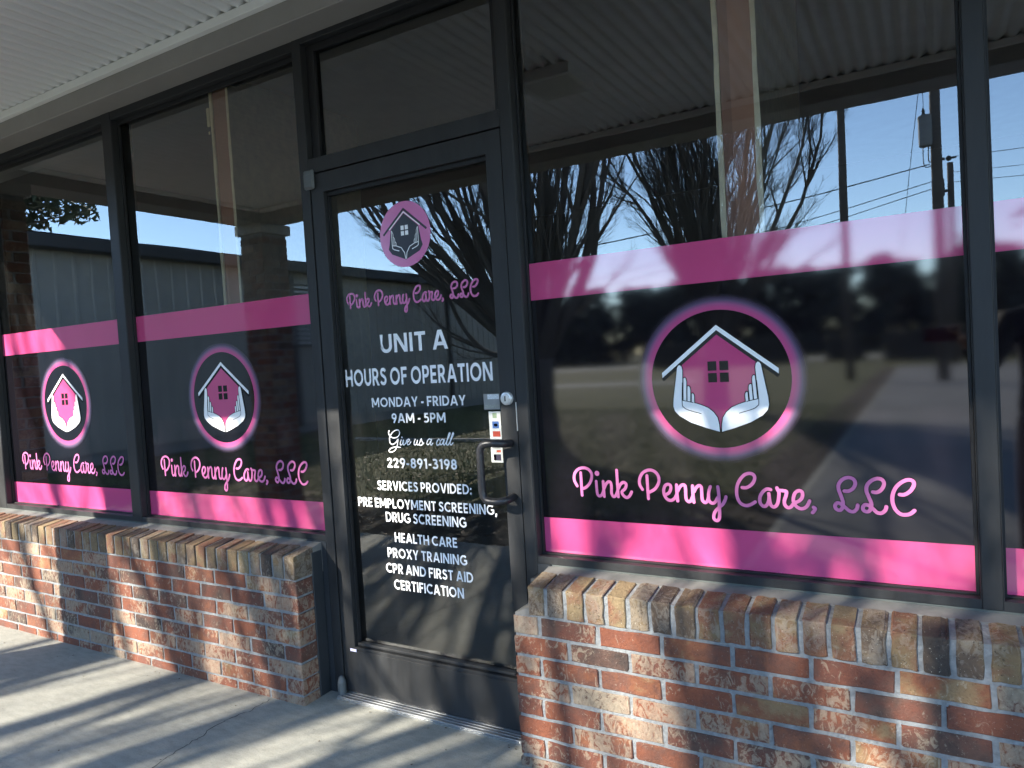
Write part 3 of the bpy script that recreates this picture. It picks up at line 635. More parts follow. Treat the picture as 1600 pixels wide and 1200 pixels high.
# canopy: header, trim, soffit, beams, roof
part('header', boxbm(-3.25, XR, -.120, .30, 2.690, 2.826, .003), M['taupe'], B)
bm = bmesh.new(); box(bm, -3.0, XR, -.150, -.1205, 2.772, 2.808, .002); part('soffit_trim', bm, M['trim'], B)
bm = bmesh.new(); P_ = .0685; x = -3.24; step = P_/8; lines = []
while x < XR: lines.append(x); x += step
for si, (ya, yb) in enumerate(((-2.30, -1.68), (-1.70, -1.22), (-1.24, -.70), (-.72, -.11))):
    z0 = 2.817-.0016*(si % 2); prev = None
    for x in lines:
        ph = (x/P_) % 1.0
        zz = z0+.0120*math.cos(2*math.pi*ph)
        cur = (bm.verts.new((x, ya, zz)), bm.verts.new((x, yb, zz)))
        if prev: bm.faces.new((prev[0], cur[0], cur[1], prev[1]))
        prev = cur
for f in bm.faces: f.smooth = True
part('corrugated_soffit', bm, M['soffit'], B)
part('canopy_beam', boxbm(-3.22, XR, -2.46, -2.235, 2.690, 2.86, .004), M['taupe'], B)
bm = bmesh.new(); box(bm, -2.93, XR, -2.2345, -2.205, 2.772, 2.806, .002); part('soffit_trim', bm, M['trim'], B)
part('canopy_beam', boxbm(-3.22, -2.94, -2.2345, -.1205, 2.690, 2.86, .004), M['taupe'], B)
bm = bmesh.new(); box(bm, -2.9395, -2.915, -2.20, -.155, 2.772, 2.806, .002); part('soffit_trim', bm, M['trim'], B)
bm = bmesh.new(); box(bm, -3.32, XR, -2.58, 5.2, 2.862, 2.93); 
box(bm, -3.32, XR, -2.58, -2.54, 2.7301, 2.8615)
part('roof', bm, M['roofing'], B)
def column(x0, y0, w, z1, seed, wy=None):
    wy = wy or w; rng = random.Random(seed)
    c = part('brick_column', boxbm(x0+.006, x0+w-.006, y0+.006, y0+wy-.006, -.05, z1), M['mortar'], B)
    bm, l1, l2 = bricks_bm(); z = .0; k = 0; hh = (PITCH-.0105)/2
    while z < z1-.03:
        zc = z+hh+.005
        for s in range(4):
            nrm = ((0, -1, 0), (1, 0, 0), (0, 1, 0), (-1, 0, 0))[s]; uu = ((1, 0, 0), (0, 1, 0), (-1, 0, 0), (0, -1, 0))[s]
            ln = w if s % 2 == 0 else wy
            ctr = Vector((x0+w/2, y0+wy/2, zc))+Vector(nrm)*((wy if s % 2 == 0 else w)/2)
            la = ln*.64-.01; lb = ln*.36-.012
            seq = ((-ln/2+la/2+.001, la), (ln/2-lb/2-.001, lb)) if k % 2 else ((-ln/2+lb/2+.001, lb), (ln/2-la/2-.001, la))
            for o, l in seq: brick(bm, l1, l2, rng, ctr+Vector(uu)*o, uu, (0, 0, 1), nrm, l/2, hh, .03)
        z += PITCH; k += 1
    part('bricks', fix(bm), M['brick'], c)
    bm = bmesh.new(); box(bm, x0-.03, x0+w+.03, y0-.03, y0+wy+.03, z1-.001, z1+.089, .006); part('capital', bm, M['taupe'], c)
column(-3.21, -2.495, .288, 2.60, 21)
column(-3.21, -.29, .27, 2.60, 22, .29)
# front framing
def bar(name, *a, mat='frame', bev=.0015, root=None): return part(name, boxbm(*a, bev=bev), M[mat], root or B)
bar('mullion', -1.393, -1.318, 0, .112, .6395, 2.728)
bar('mullion', 2.243, 2.288, 0, .112, .6395, 2.728)
bar('mullion', -2.76, -2.655, 0, .112, .6395, 2.728)
bar('mullion', 3.55, 3.60, 0, .112, .6395, 2.728)
def window(x0, x1, seed):
    """a shop window: frame (head and sill), pane, black beads, printed vinyl"""
    bm = bmesh.new()
    ring_frame(bm, (x0, x1), (.6385, 2.727), (x0+.003, x1-.003), (.6640, 2.652), .002, .110, .0012)
    win = part('window', bm, M['frame'], B)
    bm = bmesh.new()
    ring_frame(bm, (x0+.0035, x1-.0035), (.6645, 2.6515), (x0+.011, x1-.011), (.6690, 2.632), .034, .0475, .0005)
    part('glazing_bead', bm, M['gasket'], win)
    bm = bmesh.new(); quad(bm, [(x0+.0035, .05, .6645), (x1-.0035, .05, .6645), (x1-.0035, .05, 2.6515), (x0+.0035, .05, 2.6515)]); part('glass_pane', bm, M['glass'], win)
    def rect(nm, a, b, c, d, y, m):
        bm = bmesh.new(); quad(bm, [(a, y, c), (b, y, c), (b, y, d), (a, y, d)]); return part(nm, bm, M[m], win)
    return win, rect
def dressed_window(x0, x1, seed, cx=None, zb=.659):
    win, rect = window(x0, x1, seed)
    a, b = x0+.004, x1-.004
    rect('black_film', a, b, .789, 1.552, .0492, 'blackfilm')
    rect('pink_band', a, b, 1.5485, 1.6755, .0489, 'pink'); rect('pink_band', a, b, zb+.01, .7905, .0489, 'pink')
    if cx is not None:
        emblem(win, cx)
        bm = bmesh.new(); script_text(bm, SCRIPT, [IDOT], lambda p: (cx+p[0], p[1]), .0068, .0485); face_out(bm)
        part('letter_outline', bm, M['black'], win)
        bm = bmesh.new(); script_text(bm, SCRIPT, [IDOT], lambda p: (cx+p[0], p[1]), .0050, .0477); face_out(bm)
        part('script_lettering', bm, M['pinktext'], win)
    return win
w1 = dressed_window(-2.655, -1.393, 1, -2.020)
w2 = dressed_window(-1.318, -.050, 2, -.688)
w3 = dressed_window(.950, 2.243, 3, 1.5905)
w4 = dressed_window(2.288, 3.55, 4, 2.925)

# ------------------------------------------------------------------ the door
fr = part('door_frame', boxbm(-.050, -.003, 0, .112, .0, 2.728, bev=.0015), M['frame'], B)
part('jamb', boxbm(.9045, .950, 0, .112, .0, 2.728, bev=.0015), M['frame'], fr)
part('transom_bar', boxbm(-.0025, .904, 0, .112, 2.1480, 2.206, bev=.0015), M['frame'], fr)
part('head', boxbm(-.0025, .904, 0, .112, 2.668, 2.727, bev=.0015), M['frame'], fr)
bm = bmesh.new()
ring_frame(bm, (-.002, .9035), (2.2065, 2.667), (.040, .874), (2.212, 2.640), .030, .047, .001)
part('glazing_stop', bm, M['gasket'], fr)
bm = bmesh.new(); quad(bm, [(0, .05, 2.2065), (.903, .05, 2.2065), (.903, .05, 2.667), (0, .05, 2.667)]); part('transom_glass', bm, M['glass'], fr)
bm = bmesh.new()
ring_frame(bm, (.0035, .9010), (.0175, 2.1425), (.0700, .8380), (.2080, 2.066), .002, .046, .0012)
D_ = part('door', bm, M['frame'], B, 'black framed glass shop door with white opening hours')
bm = bmesh.new(); quad(bm, [(.0705, .040, .2085), (.8375, .040, .2085), (.8375, .040, 2.0655), (.0705, .040, 2.0655)]); part('glass_pane', bm, M['glass'], D_)
bm = bmesh.new(); ring_frame(bm, (.0705, .8375), (.2085, 2.0655), (.0765, .8275), (.2120, 2.050), .020, .0385, .0005)
part('glazing_bead', bm, M['gasket'], D_)
bm = bmesh.new(); box(bm, .0770, .8273, .012, .0385, .2122, .2230, .002); part('bottom_bead', bm, M['frame'], D_)
bm = bmesh.new(); box(bm, .058, .899, -.0035, .0015, .022, .196, .001); part('kick_plate', bm, M['frame'], D_)
bm = bmesh.new(); box(bm, .050, .083, -.0052, -.0038, .192, .203); part('sticker', bm, simple('lilac_label', (.62, .60, .80), .5), D_)
bm = bmesh.new(); box(bm, 0.0, .905, -.050, .100, -.01, .006)
for k in range(4): box(bm, 0.0, .905, -.047+k*.017, -.036+k*.017, .0062, .0125, .0015)
part('threshold', bm, M['metal'], fr)
bm = bmesh.new(); box(bm, -.020, .034, -.016, .0, 2.082, 2.160, .006); box(bm, -.014, .030, -.019, -.0165, 2.090, 2.140, .001); part('pivot_hinge', bm, M['pivot'], D_)
bm = bmesh.new(); lathe(bm, (.004, -.020, .0), (0, 0, 1), [(.016, 0), (.018, .03), (.018, .062), (.012, .080), (.006, .086)], 14); part('pivot_hinge', bm, M['pivot'], D_)
V, F = [], []
hp = [(.872, -.001, 1.058), (.872, -.030, 1.060), (.866, -.052, 1.062), (.846, -.064, 1.064), (.820, -.068, 1.064), (.798, -.068, 1.058), (.787, -.068, 1.040), (.785, -.068, 1.01), (.785, -.068, .92), (.787, -.068, .886), (.798, -.068, .868), (.820, -.068, .862), (.846, -.064, .862), (.866, -.052, .864), (.872, -.030, .866), (.872, -.001, .868)]
hp = [Vector(p) for p in smooth_path(hp, 4)]
tube(V, F, hp, [.0135]*len(hp), 12); part('pull_handle', mesh('pull_handle', V, F, True), M['handle'], D_)
bm = bmesh.new(); lathe(bm, (.868, .002, 1.214), (0, -1, 0), [(.024, 0), (.024, .006), (.021, .012), (.0165, .013), (.016, .016), (.002, .0165)], 24); part('lock_cylinder', bm, M['steel'], D_)
bm = bmesh.new(); box(bm, .866, .870, -.0150, -.0143, 1.205, 1.223); part('keyhole', bm, M['black'], D_)
bm = bmesh.new(); box(bm, .9016, .9040, -.002, .02, 1.10, 1.20); part('latch_strip', bm, M['steel'], D_)
# door lettering
Y = .0392
for t, a, b, zb, zt in (('UNIT A', .271, .596, 1.4035, 1.4765), ('HOURS OF OPERATION', .076, .784, 1.277, 1.3455), ('MONDAY - FRIDAY', .207, .660, 1.190, 1.228),
        ('9AM - 5PM', .304, .564, 1.1265, 1.1640), ('229-891-3198', .266, .602, .948, .987), ('SERVICES PROVIDED:', .207, .661, .856, .894),
        ('PRE EMPLOYMENT SCREENING,', .098, .766, .7845, .8225), ('DRUG SCREENING', .240, .629, .729, .7685), ('HEALTH CARE', .279, .581, .649, .687),
        ('PROXY TRAINING', .237, .621, .5845, .6235), ('CPR AND FIRST AID', .224, .643, .521, .5605), ('CERTIFICATION', .260, .597, .456, .496)):
    k_ = (2.1518+.0392)/(2.1518+.05)                                # measured on the window plane; the door glass sits a little nearer
    X_ = lambda x: 2.141+(x-2.141)*k_
    Z_ = lambda z: 1.3552+(z-1.3552)*k_
    bm = bmesh.new(); sans_line(bm, t, X_(a), X_(b), Z_(zb), Z_(zt), Y)
    face_out(bm); part('white_lettering', bm, M['white_vinyl'], D_)
bm = bmesh.new(); script_text(bm, GIVE, [], lambda p: (X_(p[0]), Z_(p[1])), .0021, Y)
c = (X_(GDOT[0]), Z_(GDOT[1])); bm.faces.new([bm.verts.new((c[0]+.0028*math.cos(i*.6283), Y-.0007, c[1]+.0028*math.sin(i*.6283))) for i in range(10)])
face_out(bm); part('script_lettering', bm, M['white_vinyl'], D_)
bm = bmesh.new(); sc = .641/1.026
def dtx(p): return (X_(.107+(p[0]+.513)*sc), Z_(1.5885+(p[1]-.866)*sc))
script_text(bm, SCRIPT, [IDOT], dtx, .0040, Y); face_out(bm); part('script_lettering', bm, M['pinktext'], D_)
# door emblem
ex, ez, es = X_(.428), Z_(1.8525), .1235/.253
bm = bmesh.new(); bm.faces.new([bm.verts.new((ex+.1215*math.cos(2*math.pi*i/64), .0394, ez+.1245*math.sin(2*math.pi*i/64))) for i in range(64)]); face_out(bm)
part('emblem_disc', bm, M['pinkdoor'], D_)
f2 = lambda pts, s=1.0: [(ex+x*.96*.585*s, ez+(z-1.250)*.585*s) for x, z in pts]
bm = bmesh.new()
poly(bm, f2([(0, 1.385), (.118, 1.292), (.135, 1.20), (.146, 1.165), (.118, 1.13), (.0, 1.085), (-.118, 1.13), (-.146, 1.165), (-.135, 1.20), (-.118, 1.292)]), Y-.0001)
ribbon(bm, f2([(.185, 1.262), (0, 1.412), (-.185, 1.262)]), .0042, Y-.0002, lift=0); face_out(bm); part('emblem_house', bm, M['darkdoor'], D_)
bm = bmesh.new(); ribbon(bm, f2([(.130, 1.293), (0, 1.394), (-.130, 1.293)]), .0020, Y-.0004, lift=0)
for x0, x1, z0, z1 in WINP: poly(bm, f2([(x0, z0), (x1, z0), (x1, z1), (x0, z1)], 1.0), Y-.0005)
for sd in (1, -1):
    for k, pl in enumerate(([(-.112, 1.285), (-.112, 1.188), (-.080, 1.183), (-.036, 1.166), (-.010, 1.130), (-.003, 1.09)], [(-.112, 1.188), (-.110, 1.168), (-.095, 1.159), (-.055, 1.147)],
            [(-.110, 1.283), (-.100, 1.262), (-.098, 1.19)], [(-.099, 1.245), (-.088, 1.228), (-.087, 1.187)], [(-.088, 1.215), (-.077, 1.20), (-.077, 1.185)])):
        ribbon(bm, f2([(sd*x, z) for x, z in pl]), .0016 if k < 2 else .0011, Y-.0006-k*.0001, lift=0)
face_out(bm); part('emblem_lines', bm, M['white_vinyl'], D_)
# stickers beside the lock
def sticker(nm, x0, x1, z0, z1, blocks, m):
    bm = bmesh.new(); x0, x1, z0, z1 = X_(x0), X_(x1), Z_(z0), Z_(z1)
    quad(bm, [(x0, Y, z0), (x1, Y, z0), (x1, Y, z1), (x0, Y, z1)]); mats = [m]
    for i, (a, b, c, d, col) in enumerate(blocks):
        mats.append(simple('sticker_ink', col, .4, .35, 260))
        W_, H2 = x1-x0, z1-z0
        quad(bm, [(x0+a*W_, Y-.0003, z0+c*H2), (x0+b*W_, Y-.0003, z0+c*H2), (x0+b*W_, Y-.0003, z0+d*H2), (x0+a*W_, Y-.0003, z0+d*H2)], i+1)
    face_out(bm); part(nm, bm, mats, D_)
paper = simple('white_sticker_paper', (.62, .64, .60), .45, .08, 40)
sticker('sticker', .739, .8065, 1.172, 1.229, [(.25, .98, .66, .97, (.72, .74, .74)), (.05, .95, .08, .30, (.34, .34, .30))], simple('grey_card', (.30, .30, .285), .4, .1, 30))
sticker('sticker', .757, .8065, 1.064, 1.165, [(.32, .68, .76, .95, (.28, .36, .22)), (.26, .82, .39, .64, (.07, .16, .40)), (.26, .90, .09, .29, (.45, .06, .03)), (.40, .70, .46, .56, (.45, .52, .62))], paper)
sticker('sticker', .757, .8065, .979, 1.050, [(.15, .85, .72, .84, (.32, .33, .32)), (.50, .85, .52, .64, (.55, .10, .05)), (.22, .84, .10, .42, (.05, .04, .07)), (.24, .42, .12, .40, (.40, .03, .12))], paper)

# ------------------------------------------------------------------ inside the shop
bm = bmesh.new()
quad(bm, [(-3.1, 4.8, -.002), (XR, 4.8, -.002), (XR, .17, -.002), (-3.1, .17, -.002)])
part('interior_floor', bm, M['intfloor'], B)
bm = bmesh.new()
box(bm, -3.1, XR, 4.8, 4.95, -.05, 2.86); box(bm, -3.25, -3.105, .31, 4.95, -.05, 2.86); box(bm, XR-.1, XR, .31, 4.79, -.05, 2.86)
box(bm, -3.25, -2.765, 0.0, .11, .64, 2.689); box(bm, 3.605, XR, 0.0, .30, -.05, 2.689)
box(bm, -3.24, -.1605, .006, .11, -.05, .6380); box(bm, 1.0005, 3.60, .006, .11, -.05, .6380)
part('wall', bm, M['interior'], B)
def partition(x0, x1, split, z0, zt, seed):
    t = part('interior_partition', boxbm(x0+.0165, split, .064, .9, z0, zt), M['board2'], B)
    part('board', boxbm(split+.0005, x1-.0165, .062, .9, z0, zt), M['board'], t)
    rng = random.Random(seed)
    for a, b in ((x0, x0+.016), (x1-.016, x1)):
        V, F = [], []; n = 26
        for i in range(n+1):
            z = z0+(zt-z0)*i/n; d = rng.gauss(0, .0012); e = rng.gauss(0, .0012)
            V += [(a+d, .058, z), (b+e, .058, z), (b+e, .9, z), (a+d, .9, z)]
        for i in range(n):
            for k in range(4): F.append((4*i+k, 4*i+(k+1) % 4, 4*i+4+(k+1) % 4, 4*i+4+k))
        part('edge_strip', mesh('edge_strip', V, F), M['cream'], t)
tp = bpy.data.objects['storefront_building']
bm = bmesh.new(); box(bm, -.668, -.648, .056, .060, 2.49, 2.575, .004); box(bm, -.664, -.652, .056, .060, 2.455, 2.47, .002); part('tape_scrap', bm, M['cream'], tp)
partition(1.619, 1.7455, 1.664, .65, 2.70, 1)
partition(-.645, -.520, -.622, .65, 2.70, 2)

# ------------------------------------------------------------------ light fixture under the soffit
t = empty('ceiling_light', (.51, -1.2, 2.7485), 'square off white surface light under the corrugated canopy soffit', 'light fixture')
bm = bmesh.new(); box(bm, .36, .66, -1.36, -1.05, 2.752, 2.812, .004); part('housing', bm, M['trim'], t)
bm = bmesh.new(); box(bm, .385, .635, -1.335, -1.075, 2.7485, 2.7515, .001); part('diffuser', bm, simple('milky_diffuser', (.50, .51, .48), .3), t)
# ------------------------------------------------------------------ what stands across the lawn (seen as reflections)
# steel warehouse
Wh = empty('warehouse', (-10.2, -10, -.06), 'long grey ribbed steel warehouse with a dark eave, left of the bare trees', 'warehouse')
WX, WY0, WY1, WZ = -10.2, -19.5, 1.5, 3.72
bm = bmesh.new(); prof = []; y = WY0
while y < WY1:
    for dy, dx in ((0, 0), (.225, 0), (.245, .03), (.285, .03), (.305, 0)): prof.append((y+dy, dx))
    y += .305
prev = None
for yy, dx in prof:
    cur = (bm.verts.new((WX+dx, yy, .15)), bm.verts.new((WX+dx, yy, WZ)))
    if prev: bm.faces.new((prev[0], cur[0], cur[1], prev[1]))
    prev = cur
prev = None
for i in range(60):
    for dy, dx in ((0, 0), (.225, 0), (.245, .03), (.285, .03), (.305, 0)):
        xx = WX-i*.305-dy
        cur = (bm.verts.new((xx, WY0-dx, .15)), bm.verts.new((xx, WY0-dx, WZ+min(i*.305+dy, 9)*.17)))
        if prev: bm.faces.new((prev[0], prev[1], cur[1], cur[0]))
        prev = cur
part('wall', bm, M['siding'], Wh)
bm = bmesh.new(); box(bm, WX-18.4, WX-.02, WY0+.02, WY1, -.1, .149); part('foundation', bm, M['mortar'], Wh)
bm = bmesh.new()
for s, xa, xb in ((1, WX+.28, WX-9.1), (-1, WX-18.6, WX-9.1)):
    za, zb = WZ+.02, WZ+1.62
    q = [(xa, WY0-.2, za), (xa, WY1+.2, za), (xb, WY1+.2, zb), (xb, WY0-.2, zb)]
    quad(bm, q); quad(bm, [(a, b, c+.06) for a, b, c in reversed(q)])
part('roof', bm, M['roofing'], Wh)
bm = bmesh.new(); box(bm, WX+.05, WX+.30, WY0-.22, WY1+.22, WZ-.16, WZ+.06, .02); part('gutter', bm, M['eave'], Wh)
for yy in (-3.2, -9.3, -15.4):
    bm = bmesh.new(); box(bm, WX+.035, WX+.13, yy-.05, yy+.05, .1, WZ-.161, .01); part('downpipe', bm, M['eave'], Wh)
bm = bmesh.new(); box(bm, WX+.032, WX+.06, -10.2, -8.8, 1.9, 3.3)
vb = part('vent', bm, M['eave'], Wh)
bm = bmesh.new()
for k in range(13): box(bm, WX+.061, WX+.10, -10.15, -8.85, 1.95+k*.104, 2.01+k*.104)
part('slats', bm, M['louvre'], vb)

# bare multi-stemmed ornamental trees
def bare_tree(name, base, label, seed, height, spread, n_limbs, dens, extra=None, group='bare trees across the lawn', lean=0.0):
    rng = random.Random(seed)
    t = empty(name, base, label, 'tree', group)
    b0 = Vector(base); V, F = [], []; TV, TF = [], []
    fork = height*.16
    tr = [b0+Vector((rng.gauss(0, .015), rng.gauss(0, .015), z)) for z in (-.1, .05, fork*.5, fork)]
    r0 = height*.030
    tube(V, F, tr, [r0*1.5, r0*1.15, r0, r0*1.05], 10)
    def grow(p, d, L, r, lvl, nseg, up):
        pts = [p]; rad = [r]; d = d.normalized()
        for i in range(nseg):
            d = (d+Vector((rng.gauss(0, .11), rng.gauss(0, .11), rng.gauss(0, .06)+up))).normalized()
            p = p+d*L/nseg; pts.append(p); rad.append(max(.0022, r*(1-(i+1)/nseg*.82)))
        return pts, rad, d
    def side(pts, rad, lvl, count, Lr, tmin=.15):
        for k in range(count):
            f = rng.uniform(tmin, .99)*(len(pts)-1); i = int(f); i = min(i, len(pts)-2)
            p = pts[i].lerp(pts[i+1], f-i); ax = (pts[i+1]-pts[i]).normalized()
            rr = rad[i]*(1-(f-i))+rad[i+1]*(f-i)
            q = ax.orthogonal().normalized(); q.rotate(Matrix.Rotation(rng.uniform(0, 6.283), 3, ax))
            ang = rng.uniform(.26, .62)
            d = ax*math.cos(ang)+q*math.sin(ang)
            L = rng.uniform(*Lr)*(1.15-.55*f/(len(pts)-1))
            ps, rs, _ = grow(p, d, L, max(.0045, min(rr*.66, .008+.012*L)) if lvl == 1 else (.0052 if lvl == 2 else .0034), lvl, 5 if lvl == 1 else 4, .10 if lvl < 3 else .06)
            tube(TV if lvl > 1 else V, TF if lvl > 1 else F, ps, rs, 5 if lvl == 1 else 3, cap=False)
            if lvl == 1: side(ps, rs, 2, int(dens*rng.uniform(8, 12)), (.35, .95))
            elif lvl == 2: side(ps, rs, 3, int(dens*rng.uniform(2, 4)), (.14, .42))
    for k in range(n_limbs):
        a = 2*math.pi*(k+rng.uniform(-.3, .3))/n_limbs; tilt = rng.uniform(.18, .58)*spread
        if k % 4 == 0: tilt *= .35
        d = Vector((math.cos(a)*math.sin(tilt)+lean, math.sin(a)*math.sin(tilt), math.cos(tilt)))
        p = b0+Vector((0, 0, fork*rng.uniform(.72, 1.0)))
        L = (height-fork)*rng.uniform(.8, 1.06)
        ps, rs, _ = grow(p, d, L, r0*rng.uniform(.22, .38), 0, 10, .075)
        tube(V, F, ps, rs, 7, cap=False)
        side(ps, rs, 1, int(10*dens), (.7, 2.4), .10)
    for e in (extra or []):
        pts = [Vector(q) for q in smooth_path(e, 4)]; n = len(pts)
        rs = [r0*.215*(1-.78*i/n) for i in range(n)]
        tube(V, F, pts, rs, 7, cap=False); side(pts, rs, 1, int(10*dens), (.6, 2.0), .2)
    part('trunk', mesh('trunk', V, F, True), M['bark'], t)
    part('crown', mesh('crown', TV, TF), M['twig'], t)
    return t
bare_tree('ornamental_tree', (-3.45, -8.3, -.06), 'nearest bare multi stemmed tree, low limb reaching left over the lawn', 11, 8.6, 1.15, 18, 1.0,
          [[(-3.45, -8.3, 1.05), (-3.85, -8.2, 1.32), (-4.35, -8.1, 1.50), (-4.75, -8.05, 1.95), (-5.05, -8.0, 2.7), (-5.4, -7.9, 3.5), (-5.75, -7.9, 4.3)],
           [(-3.45, -8.3, 1.25), (-4.0, -8.4, 1.9), (-4.7, -8.6, 2.5), (-5.5, -8.7, 2.9), (-6.3, -8.7, 3.5), (-6.9, -8.7, 4.4)],
           [(-3.45, -8.3, 1.2), (-3.9, -8.2, 2.1), (-4.6, -8.1, 3.2), (-5.2, -8.0, 4.4), (-5.6, -7.9, 5.8), (-5.9, -7.9, 7.2)],
           [(-3.45, -8.3, 1.2), (-4.2, -8.5, 2.6), (-5.3, -8.6, 3.9), (-6.2, -8.5, 5.0), (-6.8, -8.4, 6.4)]]+[[(-3.45, -8.3, 1.15), (-3.45+.35*(q+.45), -8.3+d*.4, 2.3), (-3.45+.8*(q+.45), -8.3+d*.8, 3.8), (-3.45+1.02*(q+.45), -8.3+d, 5.2), (-3.45+1.15*(q+.45), -8.3+d*1.1, 6.8), (-3.45+1.2*(q+.45), -8.3+d*1.2, 8.6)]
           for q, d in ((-4.6, -.5), (-3.78, .1), (-3.15, -.75), (-2.58, -.2), (-1.8, .1), (-1.1, .3), (0, -.6), (-4.3, .3), (-3.95, -.6), (-3.6, .8), (-3.3, -.1), (-3.0, .5), (-2.7, -.7), (-2.45, .1), (-2.2, .9), (-1.95, -.4), (-1.65, .6), (-1.35, .2), (-.85, -.5), (-.55, .5), (-.15, -.2), (.15, .6), (.5, -.5), (.95, .3))])
bare_tree('ornamental_tree', (-2.05, -14.2, -.06), 'dense upright bare tree standing farther back, right of the nearest bare tree', 12, 8.8, .85, 28, 1.5)

# evergreen trees made of many needle clumps
def clump_cloud(rng, centre, rad, n, size, V, F, squash=.7):
    for _ in range(n):
        while True:
            p = Vector((rng.uniform(-1, 1), rng.uniform(-1, 1), rng.uniform(-1, 1)))
            if p.length <= 1: break
        p = Vector((p.x*rad, p.y*rad, p.z*rad*squash))+centre
        for k in range(3):
            d = Vector((rng.gauss(0, 1), rng.gauss(0, 1), rng.gauss(.3, .8))).normalized(); e = d.orthogonal().normalized()
            e.rotate(Matrix.Rotation(rng.uniform(0, 6.28), 3, d)); s = size*rng.uniform(.6, 1.3)
            b = len(V); V += [p-e*s*.25, p+e*s*.25, p+d*s]; F.append((b, b+1, b+2))
def pine(base, label, h, seed, crown_from, rad, group='pine trees'):
    rng = random.Random(seed); t = empty('pine_tree', base, label, 'tree', group); b0 = Vector(base)
    V, F = [], []
    top = b0+Vector((rng.gauss(0, .3), rng.gauss(0, .3), h))
    tube(V, F, [b0, b0.lerp(top, .5), top], [h*.022, h*.017, .04], 8); LV, LF = [], []
    for k in range(34):
        f = crown_from+(1-crown_from)*(k/33)**.8; a = rng.uniform(0, 6.28); p = b0.lerp(top, f)
        L = rad*(1.15-.85*((f-crown_from)/(1-crown_from)))*rng.uniform(.6, 1.1)
        q = p+Vector((math.cos(a)*L, math.sin(a)*L, L*rng.uniform(-.05, .35)))
        tube(V, F, [p, p.lerp(q, .5)+Vector((0, 0, -.05)), q], [h*.006, h*.004, .01], 5, cap=False)
        for j in range(5):
            c = p.lerp(q, .35+.16*j)+Vector((rng.gauss(0, .25), rng.gauss(0, .25), rng.gauss(.05, .15)))
            clump_cloud(rng, c, rad*.20*rng.uniform(.6, 1.2), 36, .30, LV, LF)
    part('trunk', mesh('trunk', V, F, True), M['bark'], t); part('crown', mesh('crown', LV, LF), M['pine'], t)
pine((-24.8, -9.0, -.06), 'tall pine behind the far left end of the steel warehouse', 14, 31, .42, 3.4)
pine((9.2, -36, -.06), 'round topped pine beyond the parking lot at far right', 10.2, 32, .18, 4.6)
pine((14.5, -40, -.06), 'taller pine behind the round topped pine at far right', 13.5, 33, .25, 4.8)

# far wood: one mass
rng = random.Random(77); V, F = [], []
for k in range(120):
    x = -75+k*1.25+rng.gauss(0, .6); y = -78+rng.uniform(-10, 6); h = rng.uniform(7.4, 10.2)+(2.0 if k % 9 == 0 else 0)
    for j in range(5):
        c = Vector((x+rng.gauss(0, 1.2), y+rng.gauss(0, 1), h*(.10+.19*j)))
        clump_cloud(rng, c, 2.1-.2*j, 85, .8, V, F, .8)
tag(obj('far_wood', mesh('far_wood', V, F), M['far']), kind='stuff')

def hedge(x0, x1, y, h, label, seed):
    rng = random.Random(seed); t = empty('hedge', ((x0+x1)/2, y, -.06), label, 'hedge', 'clipped hedges along the far edge of the lawn')
    V, F = [], []; n = int((x1-x0)*420)
    for _ in range(n):
        p = Vector((rng.uniform(x0, x1), y+rng.uniform(-.6, .6), rng.uniform(0, h)+rng.gauss(0, .05)))
        d = Vector((rng.gauss(0, 1), rng.gauss(0, 1), rng.gauss(0, 1))).normalized(); e = d.orthogonal().normalized(); s = rng.uniform(.10, .22)
        b = len(V); V += [p-e*s*.4, p+e*s*.4, p+d*s]; F.append((b, b+1, b+2))
    part('leaves', mesh('leaves', V, F), M['hedge'], t)
    bm = bmesh.new(); box(bm, x0+.12, x1-.12, y-.48, y+.48, 0, h-.12, .1); part('branches', bm, M['twig'], t)
hedge(-14.5, -4.6, -46, 1.7, 'long clipped dark hedge at left, beyond the bare trees', 41)
hedge(-3.3, -1.0, -46, 1.55, 'shortest clipped dark hedge, in the middle beyond the lawn', 42)
hedge(.1, 9.0, -41, 1.6, 'clipped dark hedge at right, behind the utility poles', 43)

# winter grass: blades nobody could count
rng = random.Random(9); V, F = [], []
for _ in range(26000):
    x = rng.uniform(-9.6, .9); y = -3.3-11*rng.random()**1.4
    if y > -3.9 and rng.random() < .5: continue
    a = rng.uniform(0, 6.28); s = rng.uniform(.03, .075); b = len(V)
    V += [(x-.008*math.cos(a), y-.008*math.sin(a), -.06), (x+.008*math.cos(a), y+.008*math.sin(a), -.06), (x+rng.gauss(0, .025), y+rng.gauss(0, .025), -.06+s)]
    F.append((b, b+1, b+2))
tag(obj('grass', mesh('grass', V, F), simple('dry_winter_grass', (.20, .205, .085), .8, .45, 2.2)), kind='stuff')
V, F = [], []
for _ in range(2600):
    x = rng.uniform(-7, 1.0); y = -2.2-1.4*rng.random() if rng.random() < .55 else -3.5-7*rng.random()
    a = rng.uniform(0, 6.28); s = rng.uniform(.015, .045); z = -.045+rng.uniform(0, .02); b = len(V)
    V += [(x+s*math.cos(a+k*1.57)*(1 if k % 2 else .55), y+s*math.sin(a+k*1.57)*(1 if k % 2 else .55), z+rng.uniform(0, .02)) for k in range(4)]
    F.append((b, b+1, b+2, b+3))
tag(obj('fallen_leaves', mesh('fallen_leaves', V, F), simple('fallen_leaf', (.26, .19, .11), .8, .5, 6)), kind='stuff')

